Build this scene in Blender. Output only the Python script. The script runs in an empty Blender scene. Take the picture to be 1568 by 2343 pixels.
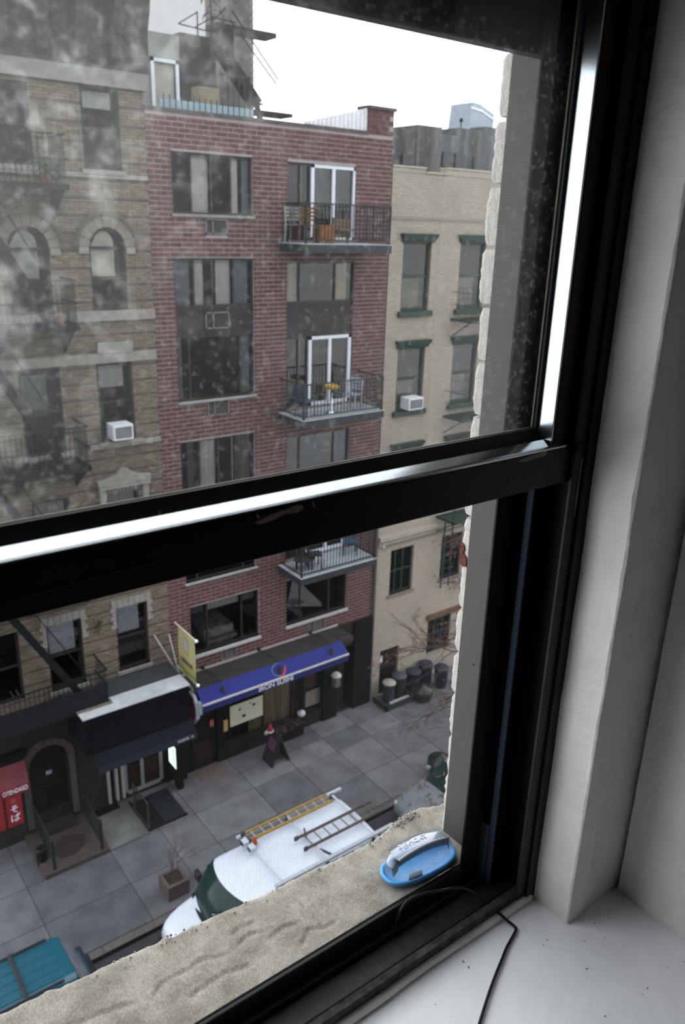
import bpy, math, random
from mathutils import Vector, Matrix, noise
random.seed(11)
sc = bpy.context.scene
col = sc.collection
PI = math.pi
EZ = 16.54                      # eye height above the pavement

# ------------------------------------------------------------------ camera
def set_camera():
    yaw, pitch, roll, f = math.radians(37.538), math.radians(19.81), math.radians(-1.785), 1830.0
    cy, sy, cp, sp = math.cos(yaw), math.sin(yaw), math.cos(pitch), math.sin(pitch)
    fw = Vector((sy*cp, cy*cp, -sp)); rt = Vector((cy, -sy, 0)); dn = fw.cross(rt)
    c, s = math.cos(roll), math.sin(roll)
    r2 = c*rt + s*dn; d2 = -s*rt + c*dn
    cam = bpy.data.cameras.new('camera'); o = bpy.data.objects.new('camera', cam); col.objects.link(o)
    m = Matrix((r2, -d2, -fw)).transposed().to_4x4(); m.translation = (0, 0, EZ)
    o.matrix_world = m
    cam.sensor_fit = 'VERTICAL'; cam.sensor_height = 23.6; cam.sensor_width = 15.8
    cam.lens = f/2343*23.6
    cam.clip_start = 0.02; cam.clip_end = 300
    cam.dof.use_dof = True; cam.dof.focus_distance = 1.32; cam.dof.aperture_fstop = 5.6
    sc.camera = o
set_camera()

# ------------------------------------------------------------------ sky, exposure
w = bpy.data.worlds.new('overcast'); sc.world = w; w.use_nodes = True
wn = w.node_tree; bg = wn.nodes['Background']
wt = wn.nodes.new('ShaderNodeTexCoord'); wz = wn.nodes.new('ShaderNodeTexNoise'); wz.inputs['Scale'].default_value = 1.6
wr = wn.nodes.new('ShaderNodeValToRGB')
wr.color_ramp.elements[0].position = .3; wr.color_ramp.elements[0].color = (.86, .92, 1, 1)
wr.color_ramp.elements[1].position = .75; wr.color_ramp.elements[1].color = (1, 1, 1, 1)
wn.links.new(wt.outputs['Generated'], wz.inputs['Vector']); wn.links.new(wz.outputs['Fac'], wr.inputs['Fac'])
wn.links.new(wr.outputs['Color'], bg.inputs['Color'])
bg.inputs['Strength'].default_value = 5.0
sc.view_settings.view_transform = 'Standard'; sc.view_settings.look = 'None'
sc.view_settings.exposure = 0.0; sc.view_settings.gamma = 1.0
sc.view_settings.use_curve_mapping = False

# ------------------------------------------------------------------ materials
def nmat(name):
    m = bpy.data.materials.new(name); m.use_nodes = True
    return m, m.node_tree, m.node_tree.nodes['Principled BSDF']
def pm(name, c, rough=.7, var=.12, scale=6, bump=0, bscale=60, metal=0, spec=.22, stretch=None, c2=None, coat=0, lo=.3, hi=.7, alpha=1):
    m, nt, b = nmat(name)
    tc = nt.nodes.new('ShaderNodeTexCoord'); src = tc.outputs['Object']
    if stretch:
        mp = nt.nodes.new('ShaderNodeMapping'); mp.inputs['Scale'].default_value = stretch
        nt.links.new(src, mp.inputs['Vector']); src = mp.outputs['Vector']
    nz = nt.nodes.new('ShaderNodeTexNoise'); nz.inputs['Scale'].default_value = scale; nz.inputs['Detail'].default_value = 5
    nt.links.new(src, nz.inputs['Vector'])
    r = nt.nodes.new('ShaderNodeValToRGB'); e = r.color_ramp.elements
    e[0].position = lo; e[1].position = hi
    e[0].color = [max(0, v*(1-var)) for v in c] + [1]
    e[1].color = list(c2) + [1] if c2 else [min(1, v*(1+var)) for v in c] + [1]
    nt.links.new(nz.outputs['Fac'], r.inputs['Fac']); nt.links.new(r.outputs['Color'], b.inputs['Base Color'])
    b.inputs['Roughness'].default_value = rough; b.inputs['Metallic'].default_value = metal
    b.inputs['Specular IOR Level'].default_value = spec
    if coat: b.inputs['Coat Weight'].default_value = coat
    if bump:
        n2 = nt.nodes.new('ShaderNodeTexNoise'); n2.inputs['Scale'].default_value = bscale; n2.inputs['Detail'].default_value = 4
        nt.links.new(src, n2.inputs['Vector'])
        bp = nt.nodes.new('ShaderNodeBump'); bp.inputs['Strength'].default_value = bump; bp.inputs['Distance'].default_value = .01
        nt.links.new(n2.outputs['Fac'], bp.inputs['Height']); nt.links.new(bp.outputs['Normal'], b.inputs['Normal'])
    return m
def glow(name, c, s):
    m, nt, b = nmat(name)
    b.inputs['Base Color'].default_value = (*c, 1); b.inputs['Emission Color'].default_value = (*c, 1); b.inputs['Emission Strength'].default_value = s
    return m
def brickmat(name, ca, cb, cc, L, H, rough=.85, grime=(.1, .1, .1), g=.25):
    """colour changes from brick to brick: noise sampled in brick-sized cells, plus grime at building scale"""
    m, nt, b = nmat(name)
    ge = nt.nodes.new('ShaderNodeNewGeometry'); mp = nt.nodes.new('ShaderNodeMapping')
    mp.inputs['Scale'].default_value = (1/L, 0, 1/H)
    nt.links.new(ge.outputs['Position'], mp.inputs['Vector'])
    nz = nt.nodes.new('ShaderNodeTexNoise'); nz.inputs['Scale'].default_value = .9; nz.inputs['Detail'].default_value = 2
    nt.links.new(mp.outputs['Vector'], nz.inputs['Vector'])
    r = nt.nodes.new('ShaderNodeValToRGB'); e = r.color_ramp.elements
    e[0].position = .36; e[0].color = (*ca, 1); e[1].position = .64; e[1].color = (*cb, 1)
    k = e.new(.5); k.color = (*cc, 1)
    nt.links.new(nz.outputs['Fac'], r.inputs['Fac'])
    n2 = nt.nodes.new('ShaderNodeTexNoise'); n2.inputs['Scale'].default_value = .8; n2.inputs['Detail'].default_value = 6
    nt.links.new(ge.outputs['Position'], n2.inputs['Vector'])
    r2 = nt.nodes.new('ShaderNodeValToRGB'); r2.color_ramp.elements[0].position = .5; r2.color_ramp.elements[1].position = .8
    r2.color_ramp.elements[0].color = (0, 0, 0, 1); r2.color_ramp.elements[1].color = (g, g, g, 1)
    nt.links.new(n2.outputs['Fac'], r2.inputs['Fac'])
    mx = nt.nodes.new('ShaderNodeMix'); mx.data_type = 'RGBA'
    nt.links.new(r2.outputs['Color'], mx.inputs['Factor']); nt.links.new(r.outputs['Color'], mx.inputs['A'])
    mx.inputs['B'].default_value = (*grime, 1)
    nt.links.new(mx.outputs['Result'], b.inputs['Base Color'])
    b.inputs['Roughness'].default_value = rough; b.inputs['Specular IOR Level'].default_value = .18
    return m
def paneglass(name, tint=.7, base=.06):
    m, nt, b = nmat(name); nt.nodes.remove(b); out = nt.nodes['Material Output']
    tr = nt.nodes.new('ShaderNodeBsdfTransparent'); tr.inputs['Color'].default_value = (tint, tint*1.01, tint, 1)
    gl = nt.nodes.new('ShaderNodeBsdfGlossy'); gl.inputs['Roughness'].default_value = .02
    fr = nt.nodes.new('ShaderNodeFresnel'); fr.inputs['IOR'].default_value = 1.45
    ad = nt.nodes.new('ShaderNodeMath'); ad.operation = 'ADD'; ad.inputs[1].default_value = base - .04
    nt.links.new(fr.outputs[0], ad.inputs[0])
    mx = nt.nodes.new('ShaderNodeMixShader'); nt.links.new(ad.outputs[0], mx.inputs['Fac'])
    nt.links.new(tr.outputs[0], mx.inputs[1]); nt.links.new(gl.outputs[0], mx.inputs[2]); nt.links.new(mx.outputs[0], out.inputs['Surface'])
    return m
def dirtyglass(name):
    m, nt, b = nmat(name); nt.nodes.remove(b); out = nt.nodes['Material Output']; N = nt.nodes.new; Lk = nt.links.new
    tr = N('ShaderNodeBsdfTransparent'); tr.inputs['Color'].default_value = (.86, .87, .86, 1)
    gl = N('ShaderNodeBsdfGlossy'); gl.inputs['Roughness'].default_value = .01
    fr = N('ShaderNodeFresnel'); fr.inputs['IOR'].default_value = 1.5
    f2 = N('ShaderNodeMath'); f2.operation = 'MULTIPLY'; f2.use_clamp = True; f2.inputs[1].default_value = 1.7; Lk(fr.outputs[0], f2.inputs[0])   # both faces of the pane reflect
    mx = N('ShaderNodeMixShader'); Lk(f2.outputs[0], mx.inputs['Fac']); Lk(tr.outputs[0], mx.inputs[1]); Lk(gl.outputs[0], mx.inputs[2])
    tl = N('ShaderNodeBsdfTranslucent'); tl.inputs['Color'].default_value = (.62, .63, .58, 1)
    tc = N('ShaderNodeTexCoord'); P = tc.outputs['Object']
    # caked dirt: soft blotches, thicker towards the upper left corner of the pane, fine speckle all over
    n1 = N('ShaderNodeTexNoise'); n1.inputs['Scale'].default_value = 48; n1.inputs['Detail'].default_value = 2.5; n1.inputs['Roughness'].default_value = .6
    n2 = N('ShaderNodeTexNoise'); n2.inputs['Scale'].default_value = 170; n2.inputs['Detail'].default_value = 2
    n3 = N('ShaderNodeTexNoise'); n3.inputs['Scale'].default_value = 9; n3.inputs['Detail'].default_value = 2
    for n in (n1, n2, n3): Lk(P, n.inputs['Vector'])
    sx = N('ShaderNodeSeparateXYZ'); Lk(P, sx.inputs[0])
    def math_(op, a, b_, clamp=False):
        q = N('ShaderNodeMath'); q.operation = op; q.use_clamp = clamp
        for i, v in enumerate((a, b_)):
            if isinstance(v, (int, float)): q.inputs[i].default_value = v
            elif v is not None: Lk(v, q.inputs[i])
        return q.outputs[0]
    def ramp(v, a, b_):
        q = N('ShaderNodeMapRange'); q.interpolation_type = 'SMOOTHSTEP'; q.inputs['From Min'].default_value = a; q.inputs['From Max'].default_value = b_
        Lk(v, q.inputs['Value']); return q.outputs[0]
    # distance from the upper left area
    dx = math_('MULTIPLY', math_('SUBTRACT', sx.outputs['X'], .02), 1.0)
    dz = math_('SUBTRACT', .17, sx.outputs['Z'])
    corner = ramp(math_('ADD', math_('MULTIPLY', dx, 1.25), dz),   .68, .16)
    spot = ramp(n1.outputs['Fac'], .48, .72)
    fine = ramp(n2.outputs['Fac'], .54, .74)
    broad = ramp(n3.outputs['Fac'], .4, .7)
    f = math_('ADD', math_('MULTIPLY', corner, math_('ADD', math_('MULTIPLY', spot, .26), math_('ADD', .09, math_('MULTIPLY', broad, .06)))), math_('MULTIPLY', fine, .05))
    f = math_('ADD', f, math_('ADD', .010, math_('MULTIPLY', spot, .012)), True)
    m2 = N('ShaderNodeMixShader'); Lk(f, m2.inputs['Fac']); Lk(mx.outputs[0], m2.inputs[1]); Lk(tl.outputs[0], m2.inputs[2])
    Lk(m2.outputs[0], out.inputs['Surface'])
    return m
def streaks(name, c, c2, rough=.85, scale=3, stretch=(1, 1, .15), lo=.4, hi=.65):
    return pm(name, c, rough, .1, scale, c2=c2, stretch=stretch, lo=lo, hi=hi)

# ------------------------------------------------------------------ mesh helpers
def wloc(o):
    v = Vector((0, 0, 0))
    while o is not None: v += o.location; o = o.parent
    return v
class MB:
    def __init__(s): s.v = []; s.f = []
    def add(s, vs, fs):
        n = len(s.v); s.v += [tuple(p) for p in vs]; s.f += [tuple(i+n for i in f) for f in fs]; return s
    def box(s, x0, x1, y0, y1, z0, z1):
        return s.add([(x0,y0,z0),(x1,y0,z0),(x1,y1,z0),(x0,y1,z0),(x0,y0,z1),(x1,y0,z1),(x1,y1,z1),(x0,y1,z1)],
                     [(0,3,2,1),(4,5,6,7),(0,1,5,4),(1,2,6,5),(2,3,7,6),(3,0,4,7)])
    def quad(s, *p): return s.add(p, [tuple(range(len(p)))])
    def bar(s, a, b, wd, ht, up=(0, 0, 1)):
        a, b = Vector(a), Vector(b); d = (b-a).normalized(); u = Vector(up)
        if abs(d.dot(u)) > .98: u = Vector((0, 1, 0))
        sd = d.cross(u).normalized()*wd/2; u = sd.cross(d).normalized()*ht/2
        vs = [a-sd-u, a+sd-u, a+sd+u, a-sd+u, b-sd-u, b+sd-u, b+sd+u, b-sd+u]
        return s.add(vs, [(0,3,2,1),(4,5,6,7),(0,1,5,4),(1,2,6,5),(2,3,7,6),(3,0,4,7)])
    def tube(s, pts, r, n=6, caps=True):
        pts = [Vector(p) for p in pts]; base = len(s.v); vs = []; N = len(pts)
        ref = None
        for i, p in enumerate(pts):
            d = (pts[min(i+1, N-1)]-pts[max(i-1, 0)]).normalized()
            if ref is None:
                ref = d.cross(Vector((0, 0, 1)))
                if ref.length < .05: ref = d.cross(Vector((1, 0, 0)))
            a = (ref - d*ref.dot(d)).normalized(); ref = a; b = d.cross(a)
            rr = r[i] if isinstance(r, (list, tuple)) else r
            vs += [p + (a*math.cos(2*PI*k/n)+b*math.sin(2*PI*k/n))*rr for k in range(n)]
        fs = [(i*n+k, i*n+(k+1) % n, (i+1)*n+(k+1) % n, (i+1)*n+k) for i in range(N-1) for k in range(n)]
        if caps: fs += [tuple(range(n-1, -1, -1)), tuple((N-1)*n+k for k in range(n))]
        return s.add(vs, fs)
    def prism(s, poly, ext):
        n = len(poly); e = Vector(ext); a = [Vector(p) for p in poly]
        vs = a+[p+e for p in a]
        return s.add(vs, [tuple(range(n-1, -1, -1)), tuple(range(n, 2*n))]+[(i, (i+1) % n, n+(i+1) % n, n+i) for i in range(n)])
    def loft(s, rings, close=True, cap=True):
        n = len(rings[0]); vs = [p for r in rings for p in r]; fs = []
        for i in range(len(rings)-1):
            for k in range(n if close else n-1):
                fs.append((i*n+k, i*n+(k+1) % n, (i+1)*n+(k+1) % n, (i+1)*n+k))
        if cap and close: fs += [tuple(range(n-1, -1, -1)), tuple((len(rings)-1)*n+k for k in range(n))]
        return s.add(vs, fs)
    def lathe(s, c, prof, n=20):
        c = Vector(c)
        return s.loft([[c+Vector((r*math.cos(2*PI*k/n), r*math.sin(2*PI*k/n), z)) for k in range(n)] for r, z in prof])
    def ball(s, c, r, n=10, sz=1):
        return s.lathe(c, [(max(.001, r*math.sin(PI*i/n)), -r*sz*math.cos(PI*i/n)) for i in range(n+1)], n*2)
    def build(s, name, mat, parent=None, smooth=False, bevel=0, seg=2, angle=40):
        off = wloc(parent) if parent else Vector((0, 0, 0))
        me = bpy.data.meshes.new(name); me.from_pydata([(p[0]-off.x, p[1]-off.y, p[2]-off.z) for p in s.v], [], s.f)
        me.materials.append(mat); me.update()
        if smooth:
            for p in me.polygons: p.use_smooth = True
        o = bpy.data.objects.new(name, me); col.objects.link(o); o.parent = parent
        if bevel:
            b = o.modifiers.new('bevel', 'BEVEL'); b.width = bevel; b.segments = seg; b.limit_method = 'ANGLE'; b.angle_limit = math.radians(angle)
        return o
def tag(o, label=None, cat=None, group=None, kind=None):
    if label: o['label'] = label
    if cat: o['category'] = cat
    if group: o['group'] = group
    if kind: o['kind'] = kind
    return o
def thing(name, label, cat, loc=(0, 0, 0), group=None, rz=0):
    o = bpy.data.objects.new(name, None); col.objects.link(o); o.location = loc; o.rotation_euler = (0, 0, rz)
    o.empty_display_size = .1
    return tag(o, label, cat, group)
def copy_tree(o, parent=None):
    c = o.copy(); col.objects.link(c)
    if parent is not None: c.parent = parent
    for ch in list(o.children): copy_tree(ch, c)
    return c
def recenter(o):
    """move the origin of a mesh object to the middle of its vertices"""
    me = o.data; n = len(me.vertices)
    c = sum((v.co for v in me.vertices), Vector((0, 0, 0)))/n
    for v in me.vertices: v.co -= c
    o.location = o.location + c
    return o
def text(name, body, size, mat, parent, mtx, depth=.002, squash=1):
    cu = bpy.data.curves.new(name, 'FONT'); cu.body = body; cu.size = size; cu.extrude = depth
    cu.align_x = 'CENTER'; cu.align_y = 'CENTER'; cu.offset = .0
    t = bpy.data.objects.new(name, cu); col.objects.link(t)
    bpy.context.view_layer.update()
    me = bpy.data.meshes.new_from_object(t.evaluated_get(bpy.context.evaluated_depsgraph_get()))
    col.objects.unlink(t); bpy.data.objects.remove(t)
    off = wloc(parent) if parent else Vector((0, 0, 0))
    for v in me.vertices: v.co = mtx @ Vector((v.co.x*squash, v.co.y, v.co.z)) - off
    me.materials.clear(); me.materials.append(mat)
    o = bpy.data.objects.new(name, me); col.objects.link(o); o.parent = parent
    return o
def frame_m(origin, xdir, ydir):
    x = Vector(xdir).normalized(); y = Vector(ydir).normalized(); z = x.cross(y)
    m = Matrix((x, y, z)).transposed().to_4x4(); m.translation = origin
    return m

# ================================================================== MATERIAL SET
M_blackmet = pm('dark bronze metal', (.006, .0048, .0042), .42, .2, 30, bump=.05, bscale=120, spec=.22)
M_blackdull = pm('dull black track', (.003, .003, .0035), .5, .2, 30, spec=.12)
M_alu = pm('bare worn aluminium', (.62, .66, .68), .16, .05, 40, metal=1, stretch=(.3, 1, 1))
M_gasket = pm('beige glazing bead', (.30, .28, .22), .7, .1, 60)
M_stop = pm('charcoal glazing stop', (.045, .05, .05), .5, .15, 50)
M_chip = pm('bare paint chip', (.26, .21, .18), .8, .15, 80)
M_white = pm('old white gloss paint', (.70, .665, .66), .42, .05, 14, bump=.4, bscale=38)
M_stool = pm('scuffed white stool paint', (.82, .83, .84), .45, .06, 9, bump=.15, bscale=60)
M_caulk = pm('white caulk', (.80, .76, .74), .4, .1, 30, bump=.2, bscale=40)
M_dirtysill = pm('dirty dark sill metal', (.014, .013, .013), .45, .3, 40, c2=(.028, .026, .024), bump=.1, bscale=90)
M_wire = pm('black coated wire', (.012, .013, .016), .25, .1, 30)
M_bluegrey = pm('blue grey balance cover', (.035, .055, .085), .4, .1, 20)
M_panning = pm('grey brown metal panning', (.055, .048, .042), .6, .05, 20, bump=.04, bscale=150)
M_brickpaint = pm('cream painted brick', (.42, .40, .36), .8, .1, 25, bump=.5, bscale=120)
M_brickbare = pm('exposed red brick', (.12, .028, .018), .9, .3, 80, bump=.4, bscale=150)
M_screenwire = pm('grey fibreglass screen', (.016, .016, .017), .7, .05, 30)
M_stone = pm('weathered stone sill', (.225, .205, .172), .9, .1, 420, c2=(.315, .293, .25), bump=.14, bscale=1100, lo=.35, hi=.65)
def add_stain(m, scale, lo, hi, dark):
    nt = m.node_tree; b = nt.nodes['Principled BSDF']; src = b.inputs['Base Color'].links[0].from_socket
    tc = nt.nodes.new('ShaderNodeTexCoord'); nz = nt.nodes.new('ShaderNodeTexNoise'); nz.inputs['Scale'].default_value = scale; nz.inputs['Detail'].default_value = 7; nz.inputs['Roughness'].default_value = .65
    rp = nt.nodes.new('ShaderNodeValToRGB'); rp.color_ramp.elements[0].position = lo; rp.color_ramp.elements[0].color = (*dark, 1); rp.color_ramp.elements[1].position = hi; rp.color_ramp.elements[1].color = (1.1, 1.1, 1.1, 1)
    mx = nt.nodes.new('ShaderNodeMix'); mx.data_type = 'RGBA'; mx.blend_type = 'MULTIPLY'; mx.inputs['Factor'].default_value = 1
    nt.links.new(tc.outputs['Object'], nz.inputs['Vector']); nt.links.new(nz.outputs['Fac'], rp.inputs['Fac']); nt.links.new(src, mx.inputs['A']); nt.links.new(rp.outputs['Color'], mx.inputs['B']); nt.links.new(mx.outputs['Result'], b.inputs['Base Color'])
add_stain(M_stone, 22, .34, .6, (.62, .60, .57))
M_plaster = pm('room plaster', (.16, .135, .125), .8, .05, 4)
M_floorwood = pm('room floor', (.16, .09, .05), .5, .2, 3, stretch=(1, 8, 1))
M_outwall = pm('own facade paint', (.30, .28, .25), .85, .08, 5, bump=.2, bscale=20)
M_glass1 = dirtyglass('dirty window glass')
M_cleanglass = paneglass('clear glass', .93, .045)

# ================================================================== OWN BUILDING
def kindof(o, k='structure'): o['kind'] = k; return o
Z = EZ
# outside wall of our building, with the window opening
wl = MB()
wl.box(-16, -.17, .22, .70, 0, 25); wl.box(.95, 24, .22, .70, 0, 25)
wl.box(-.17, .95, .22, .70, 0, Z-.99); wl.box(-.17, .95, .22, .70, Z+.75, 25)
wall = kindof(wl.build('wall_street', M_outwall))
# bricks of the right reveal, one by one (corner towards the street is uneven)
rb = random.Random(5)
outer = [(.102, 1.064), (.079, 1.058), (.01, 1.054), (-.057, 1.053), (-.123, 1.061), (-.192, 1.062), (-.247, 1.061), (-.353, 1.062), (-.39, 1.066),
         (-.447, 1.069), (-.527, 1.068), (-.596, 1.069), (-.662, 1.072), (-.738, 1.076), (-.785, 1.076), (-.95, 1.076)]
def outer_y(z):
    if z >= outer[0][0]: return .739/outer[0][1]
    for (a, p), (b, q) in zip(outer, outer[1:]):
        if b <= z <= a: return .739/(p+(q-p)*(a-z)/(a-b))
    return .739/1.076
course = .0677
joints = [.116, .0465, -.021, -.0885, -.1557, -.2244]
z = -.2244
while z > -.95: z -= course; joints.append(z)
joints = [.116+course*k for k in range(8, 0, -1)] + joints
for i in range(len(joints)-1):
    z1, z0 = joints[i], joints[i+1]
    yo = outer_y((z0+z1)/2)
    b = MB(); n = 11; g = .0018 + rb.random()*.0012
    ring = []
    for k in range(n):                       # brick built as rings from bottom to top, arrises rounded and knocked about
        t = k/(n-1); zz = z0+g+(z1-z0-2*g)*t
        e = .0012*(abs(2*t-1)**9) + rb.random()*.0006
        d = rb.uniform(-.0012, .0012)
        yb = yo+.004-e*2.2+d
        ring.append([(.7375+e+.001, .66, Z+zz), (.7375+e, .675, Z+zz), (.7378+e+abs(d)*.5, yb-.007, Z+zz), (.7395+e, yb-.002, Z+zz), (.744+e, yb, Z+zz), (.95, yb, Z+zz), (.95, .66, Z+zz)])
    b.loft(ring)
    o = b.build('brick', M_brickpaint, wall, smooth=False, bevel=.0006, seg=1, angle=50); recenter(o)
mo = MB(); mo.box(.7435, .955, .64, .688, Z-.98, Z+.66); mo.build('mortar', pm('painted mortar', (.42, .39, .34), .9, .2, 60, bump=.4, bscale=200), wall)
# a spalled corner showing raw red brick
sp = MB(); ys = outer_y(-.42)
sp.prism([(.7362, y, Z+zv) for y, zv in ((ys+.0015,-.398),(ys-.003,-.401),(ys-.0045,-.407),(ys-.0025,-.412),(ys-.008,-.416),(ys-.0105,-.423),(ys-.009,-.430),(ys-.003,-.431),(ys+.0015,-.429))], (.004, 0, 0))
tag(sp.build('spalled_patch', M_brickbare, wall, bevel=.0006), 'raw red brick where the paint has spalled off')

# stone sill: ragged outer edge, cracks and flaked hollows modelled in the surface
cracks = [[(.462,.737),(.475,.719),(.475,.705),(.481,.691),(.479,.674),(.480,.656),(.484,.648)]]
flakes = [[(.384,.705),(.397,.709),(.411,.705)], [(.381,.687),(.400,.692),(.411,.686)], [(.448,.641),(.466,.653),(.483,.643),(.497,.642)],
          [(.262,.683),(.278,.693),(.312,.691),(.329,.694),(.356,.683)], [(.164,.703),(.218,.693),(.236,.687)], [(.06,.70),(.12,.705),(.15,.698)],
          [(.30,.655),(.34,.66),(.37,.652)], [(.42,.672),(.44,.676),(.455,.671)]]
edge = [(-.6,.775),(.109,.763),(.159,.762),(.204,.756),(.265,.754),(.322,.748),(.384,.745),(.448,.738),(.519,.736),(.594,.730),(.654,.732),(.688,.742),(.728,.748),(.778,.731),(1.2,.73)]
def interp(tab, x):
    for (a, p), (b, q) in zip(tab, tab[1:]):
        if a <= x <= b: return p+(q-p)*(x-a)/(b-a)
    return tab[-1][1]
def segd(p, a, b):
    ax, ay = a; bx, by = b; px, py = p; dx, dy = bx-ax, by-ay
    t = max(0, min(1, ((px-ax)*dx+(py-ay)*dy)/(dx*dx+dy*dy)))
    return math.hypot(px-ax-t*dx, py-ay-t*dy), (dx*(py-ay)-dy*(px-ax))
def stone_z(x, y):
    n = noise.fractal(Vector((x*26, y*26, 1.3)), 1, 2, 4)*.00024 + noise.fractal(Vector((x*120, y*120, 7)), 1, 2, 3)*.00022
    h = n
    wob = noise.noise(Vector((x*90, y*90, 3)))*.003
    for pl in cracks:
        d = min(segd((x, y), a, b)[0] for a, b in zip(pl, pl[1:]))+abs(wob)*.3
        h -= .003*max(0, 1-d/.0018)
    for pl in flakes:
        best = min((segd((x, y), a, b) for a, b in zip(pl, pl[1:])), key=lambda q: q[0])
        d, side = best; d += wob
        if side < 0 and d < .012: h -= .0030*(1-max(0, d)/.012)**1.5
        elif d < .002: h += .0004
    return h
st = MB(); xs = []; x = -.45
while x < .0: xs.append(x); x += .02
while x < 1.0: xs.append(x); x += .0032
J = 44; vs = []
for x in xs:
    ye = interp(edge, x) + noise.fractal(Vector((x*60, 0, 5)), 1, 2, 3)*.0022
    for j in range(J):
        t = j/(J-1); y = .6185+(ye-.6185)*t
        zz = -.868 - .004*t + stone_z(x, y)
        if t > .93: zz -= ((t-.93)/.07)**2*.0035*(1+noise.noise(Vector((x*70, 1, 1))))
        vs.append((x, y, Z+zz))
    for dz, dy in ((-.012, .0015), (-.03, .002), (-.09, .0)):
        vs.append((x, ye+dy+noise.noise(Vector((x*80, dz*60, 2)))*.0015, Z-.872+dz))
R_ = J+3
fs = [(i*R_+j, (i+1)*R_+j, (i+1)*R_+j+1, i*R_+j+1) for i in range(len(xs)-1) for j in range(R_-1)]
st.add(vs, fs)
sill = st.build('stone_sill', M_stone, smooth=True); kindof(sill)
# crumbs of grit lying on it
gr = MB(); rg = random.Random(3)
for k in range(160):
    x = rg.gauss(.715, .022); y = rg.gauss(.735, .008)
    if rg.random() < .35: x = rg.uniform(.2, .73); y = interp(edge, x)-abs(rg.gauss(.006, .008))
    if y > interp(edge, x)-.002 or x > .733: continue
    r = rg.uniform(.0005, .0021)
    gr.ball((x, y, Z-.869), r, 4, .8)
tag(gr.build('sill_grit', M_stone), 'loose grit and crumbs along the outer edge of the stone sill', 'grit', kind='stuff')

# room shell (behind and beside the camera)
kindof(MB().box(-2.4, 3.2, -3.6, .22, Z-1.62, Z-1.52).build('floor', M_floorwood))
kindof(MB().box(-2.4, 3.2, -3.6, .22, Z+1.15, Z+1.25).build('ceiling', M_plaster))
kindof(MB().box(-2.5, -2.4, -3.6, .22, Z-1.52, Z+1.15).build('wall_left', M_plaster))
kindof(MB().box(3.2, 3.3, -3.6, .22, Z-1.52, Z+1.15).build('wall_right', M_plaster))
kindof(MB().box(-2.5, 3.3, -3.7, -3.6, Z-1.52, Z+1.15).build('wall_back', M_plaster))
wf = MB(); wf.box(-2.4, -.34, .19, .22, Z-1.52, Z+1.15); wf.box(.918, 3.2, .12, .22, Z-1.52, Z+1.15)
wf.box(-.34, .918, .19, .22, Z-1.52, Z-.97); wf.box(-.34, .918, .19, .22, Z+.75, Z+1.15)
kindof(wf.build('wall_window', M_plaster))
# deep white painted reveal on the right, the stop moulding and the stool
rv = MB(); n = 24
def wobble(z, s): return noise.noise(Vector((s, z*9, s*2)))*.0016 + noise.noise(Vector((s*3, z*40, 1)))*.0006
rings = []
for k in range(61):
    z = -.94+1.7*k/60
    rings.append([(.918+wobble(z, 1), .487, Z+z), (.918+wobble(z, 2), .40, Z+z), (.919+wobble(z, 3), .30, Z+z), (.918, .12, Z+z), (.96, .12, Z+z), (.96, .487, Z+z)])
rv.loft(rings)
kindof(rv.build('trim_1', M_white, smooth=True, bevel=.002))
tr2 = MB(); rings = []
for k in range(121):
    z = -.94+1.7*k/120
    a = .8 + wobble(z, 4)*1.3
    e = .0016+abs(wobble(z, 9))*1.2
    rings.append([(a, .556, Z+z), (a+wobble(z, 5), .525, Z+z), (a+.0002, .488+e*1.6, Z+z), (a+e, .488, Z+z), (a+.022, .4885+wobble(z, 6), Z+z),
                  (a+.035, .4865+wobble(z, 7)*1.6, Z+z), (a+.039, .491+wobble(z, 8), Z+z), (.96, .4925, Z+z), (.96, .556, Z+z)])
tr2.loft(rings)
kindof(tr2.build('trim_2', M_white, smooth=False, bevel=.0008, seg=2))
# little drips and bumps of old paint on the stop
dp = MB(); rd = random.Random(8)
for k in range(26):
    z = rd.uniform(-.9, -.35)
    dp.ball((.80+.036+rd.gauss(0, .003), .4885, Z+z), rd.uniform(.0008, .0022), 5, rd.uniform(1, 2.4))
tag(dp.build('paint_drips', M_white, None, smooth=True), 'dried lumps of white paint on the window stop', 'paint drips', kind='stuff')
sl = MB(); nx, ny = 60, 30; vs = []
for i in range(nx):
    for j in range(ny):
        x = -.30+1.26*i/(nx-1); y = .05+.505*j/(ny-1)
        zz = -.930+noise.fractal(Vector((x*7, y*7, 4)), 1, 2, 3)*.0012
        vs.append((x, y, Z+zz))
sl.add(vs, [(i*ny+j, (i+1)*ny+j, (i+1)*ny+j+1, i*ny+j+1) for i in range(nx-1) for j in range(ny-1)])
sl.box(-.30, .96, .05, .555, Z-.975, Z-.936)
kindof(sl.build('trim_3', M_stool, smooth=True))
# grime specks on the stool
sk = MB(); rs = random.Random(21)
for k in range(70):
    x = rs.uniform(.45, .91); y = rs.uniform(.2, .535)
    r = rs.uniform(.0004, .0013)
    a = rs.random()*PI
    sk.add([(x+r*q*math.cos(a)-r*p*math.sin(a), y+r*q*math.sin(a)+r*p*math.cos(a), Z-.9288+noise.fractal(Vector((x*7, y*7, 4)), 1, 2, 3)*.0012) for q, p in ((1.6,0),(.8,.7),(-.8,.6),(-1.5,0),(-.6,-.7),(.9,-.6))], [(0,1,2,3,4,5)])
tag(sk.build('stool_specks', pm('grime', (.09, .08, .07), .8)), 'dark specks of grime on the white window stool', 'specks', kind='stuff')
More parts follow.
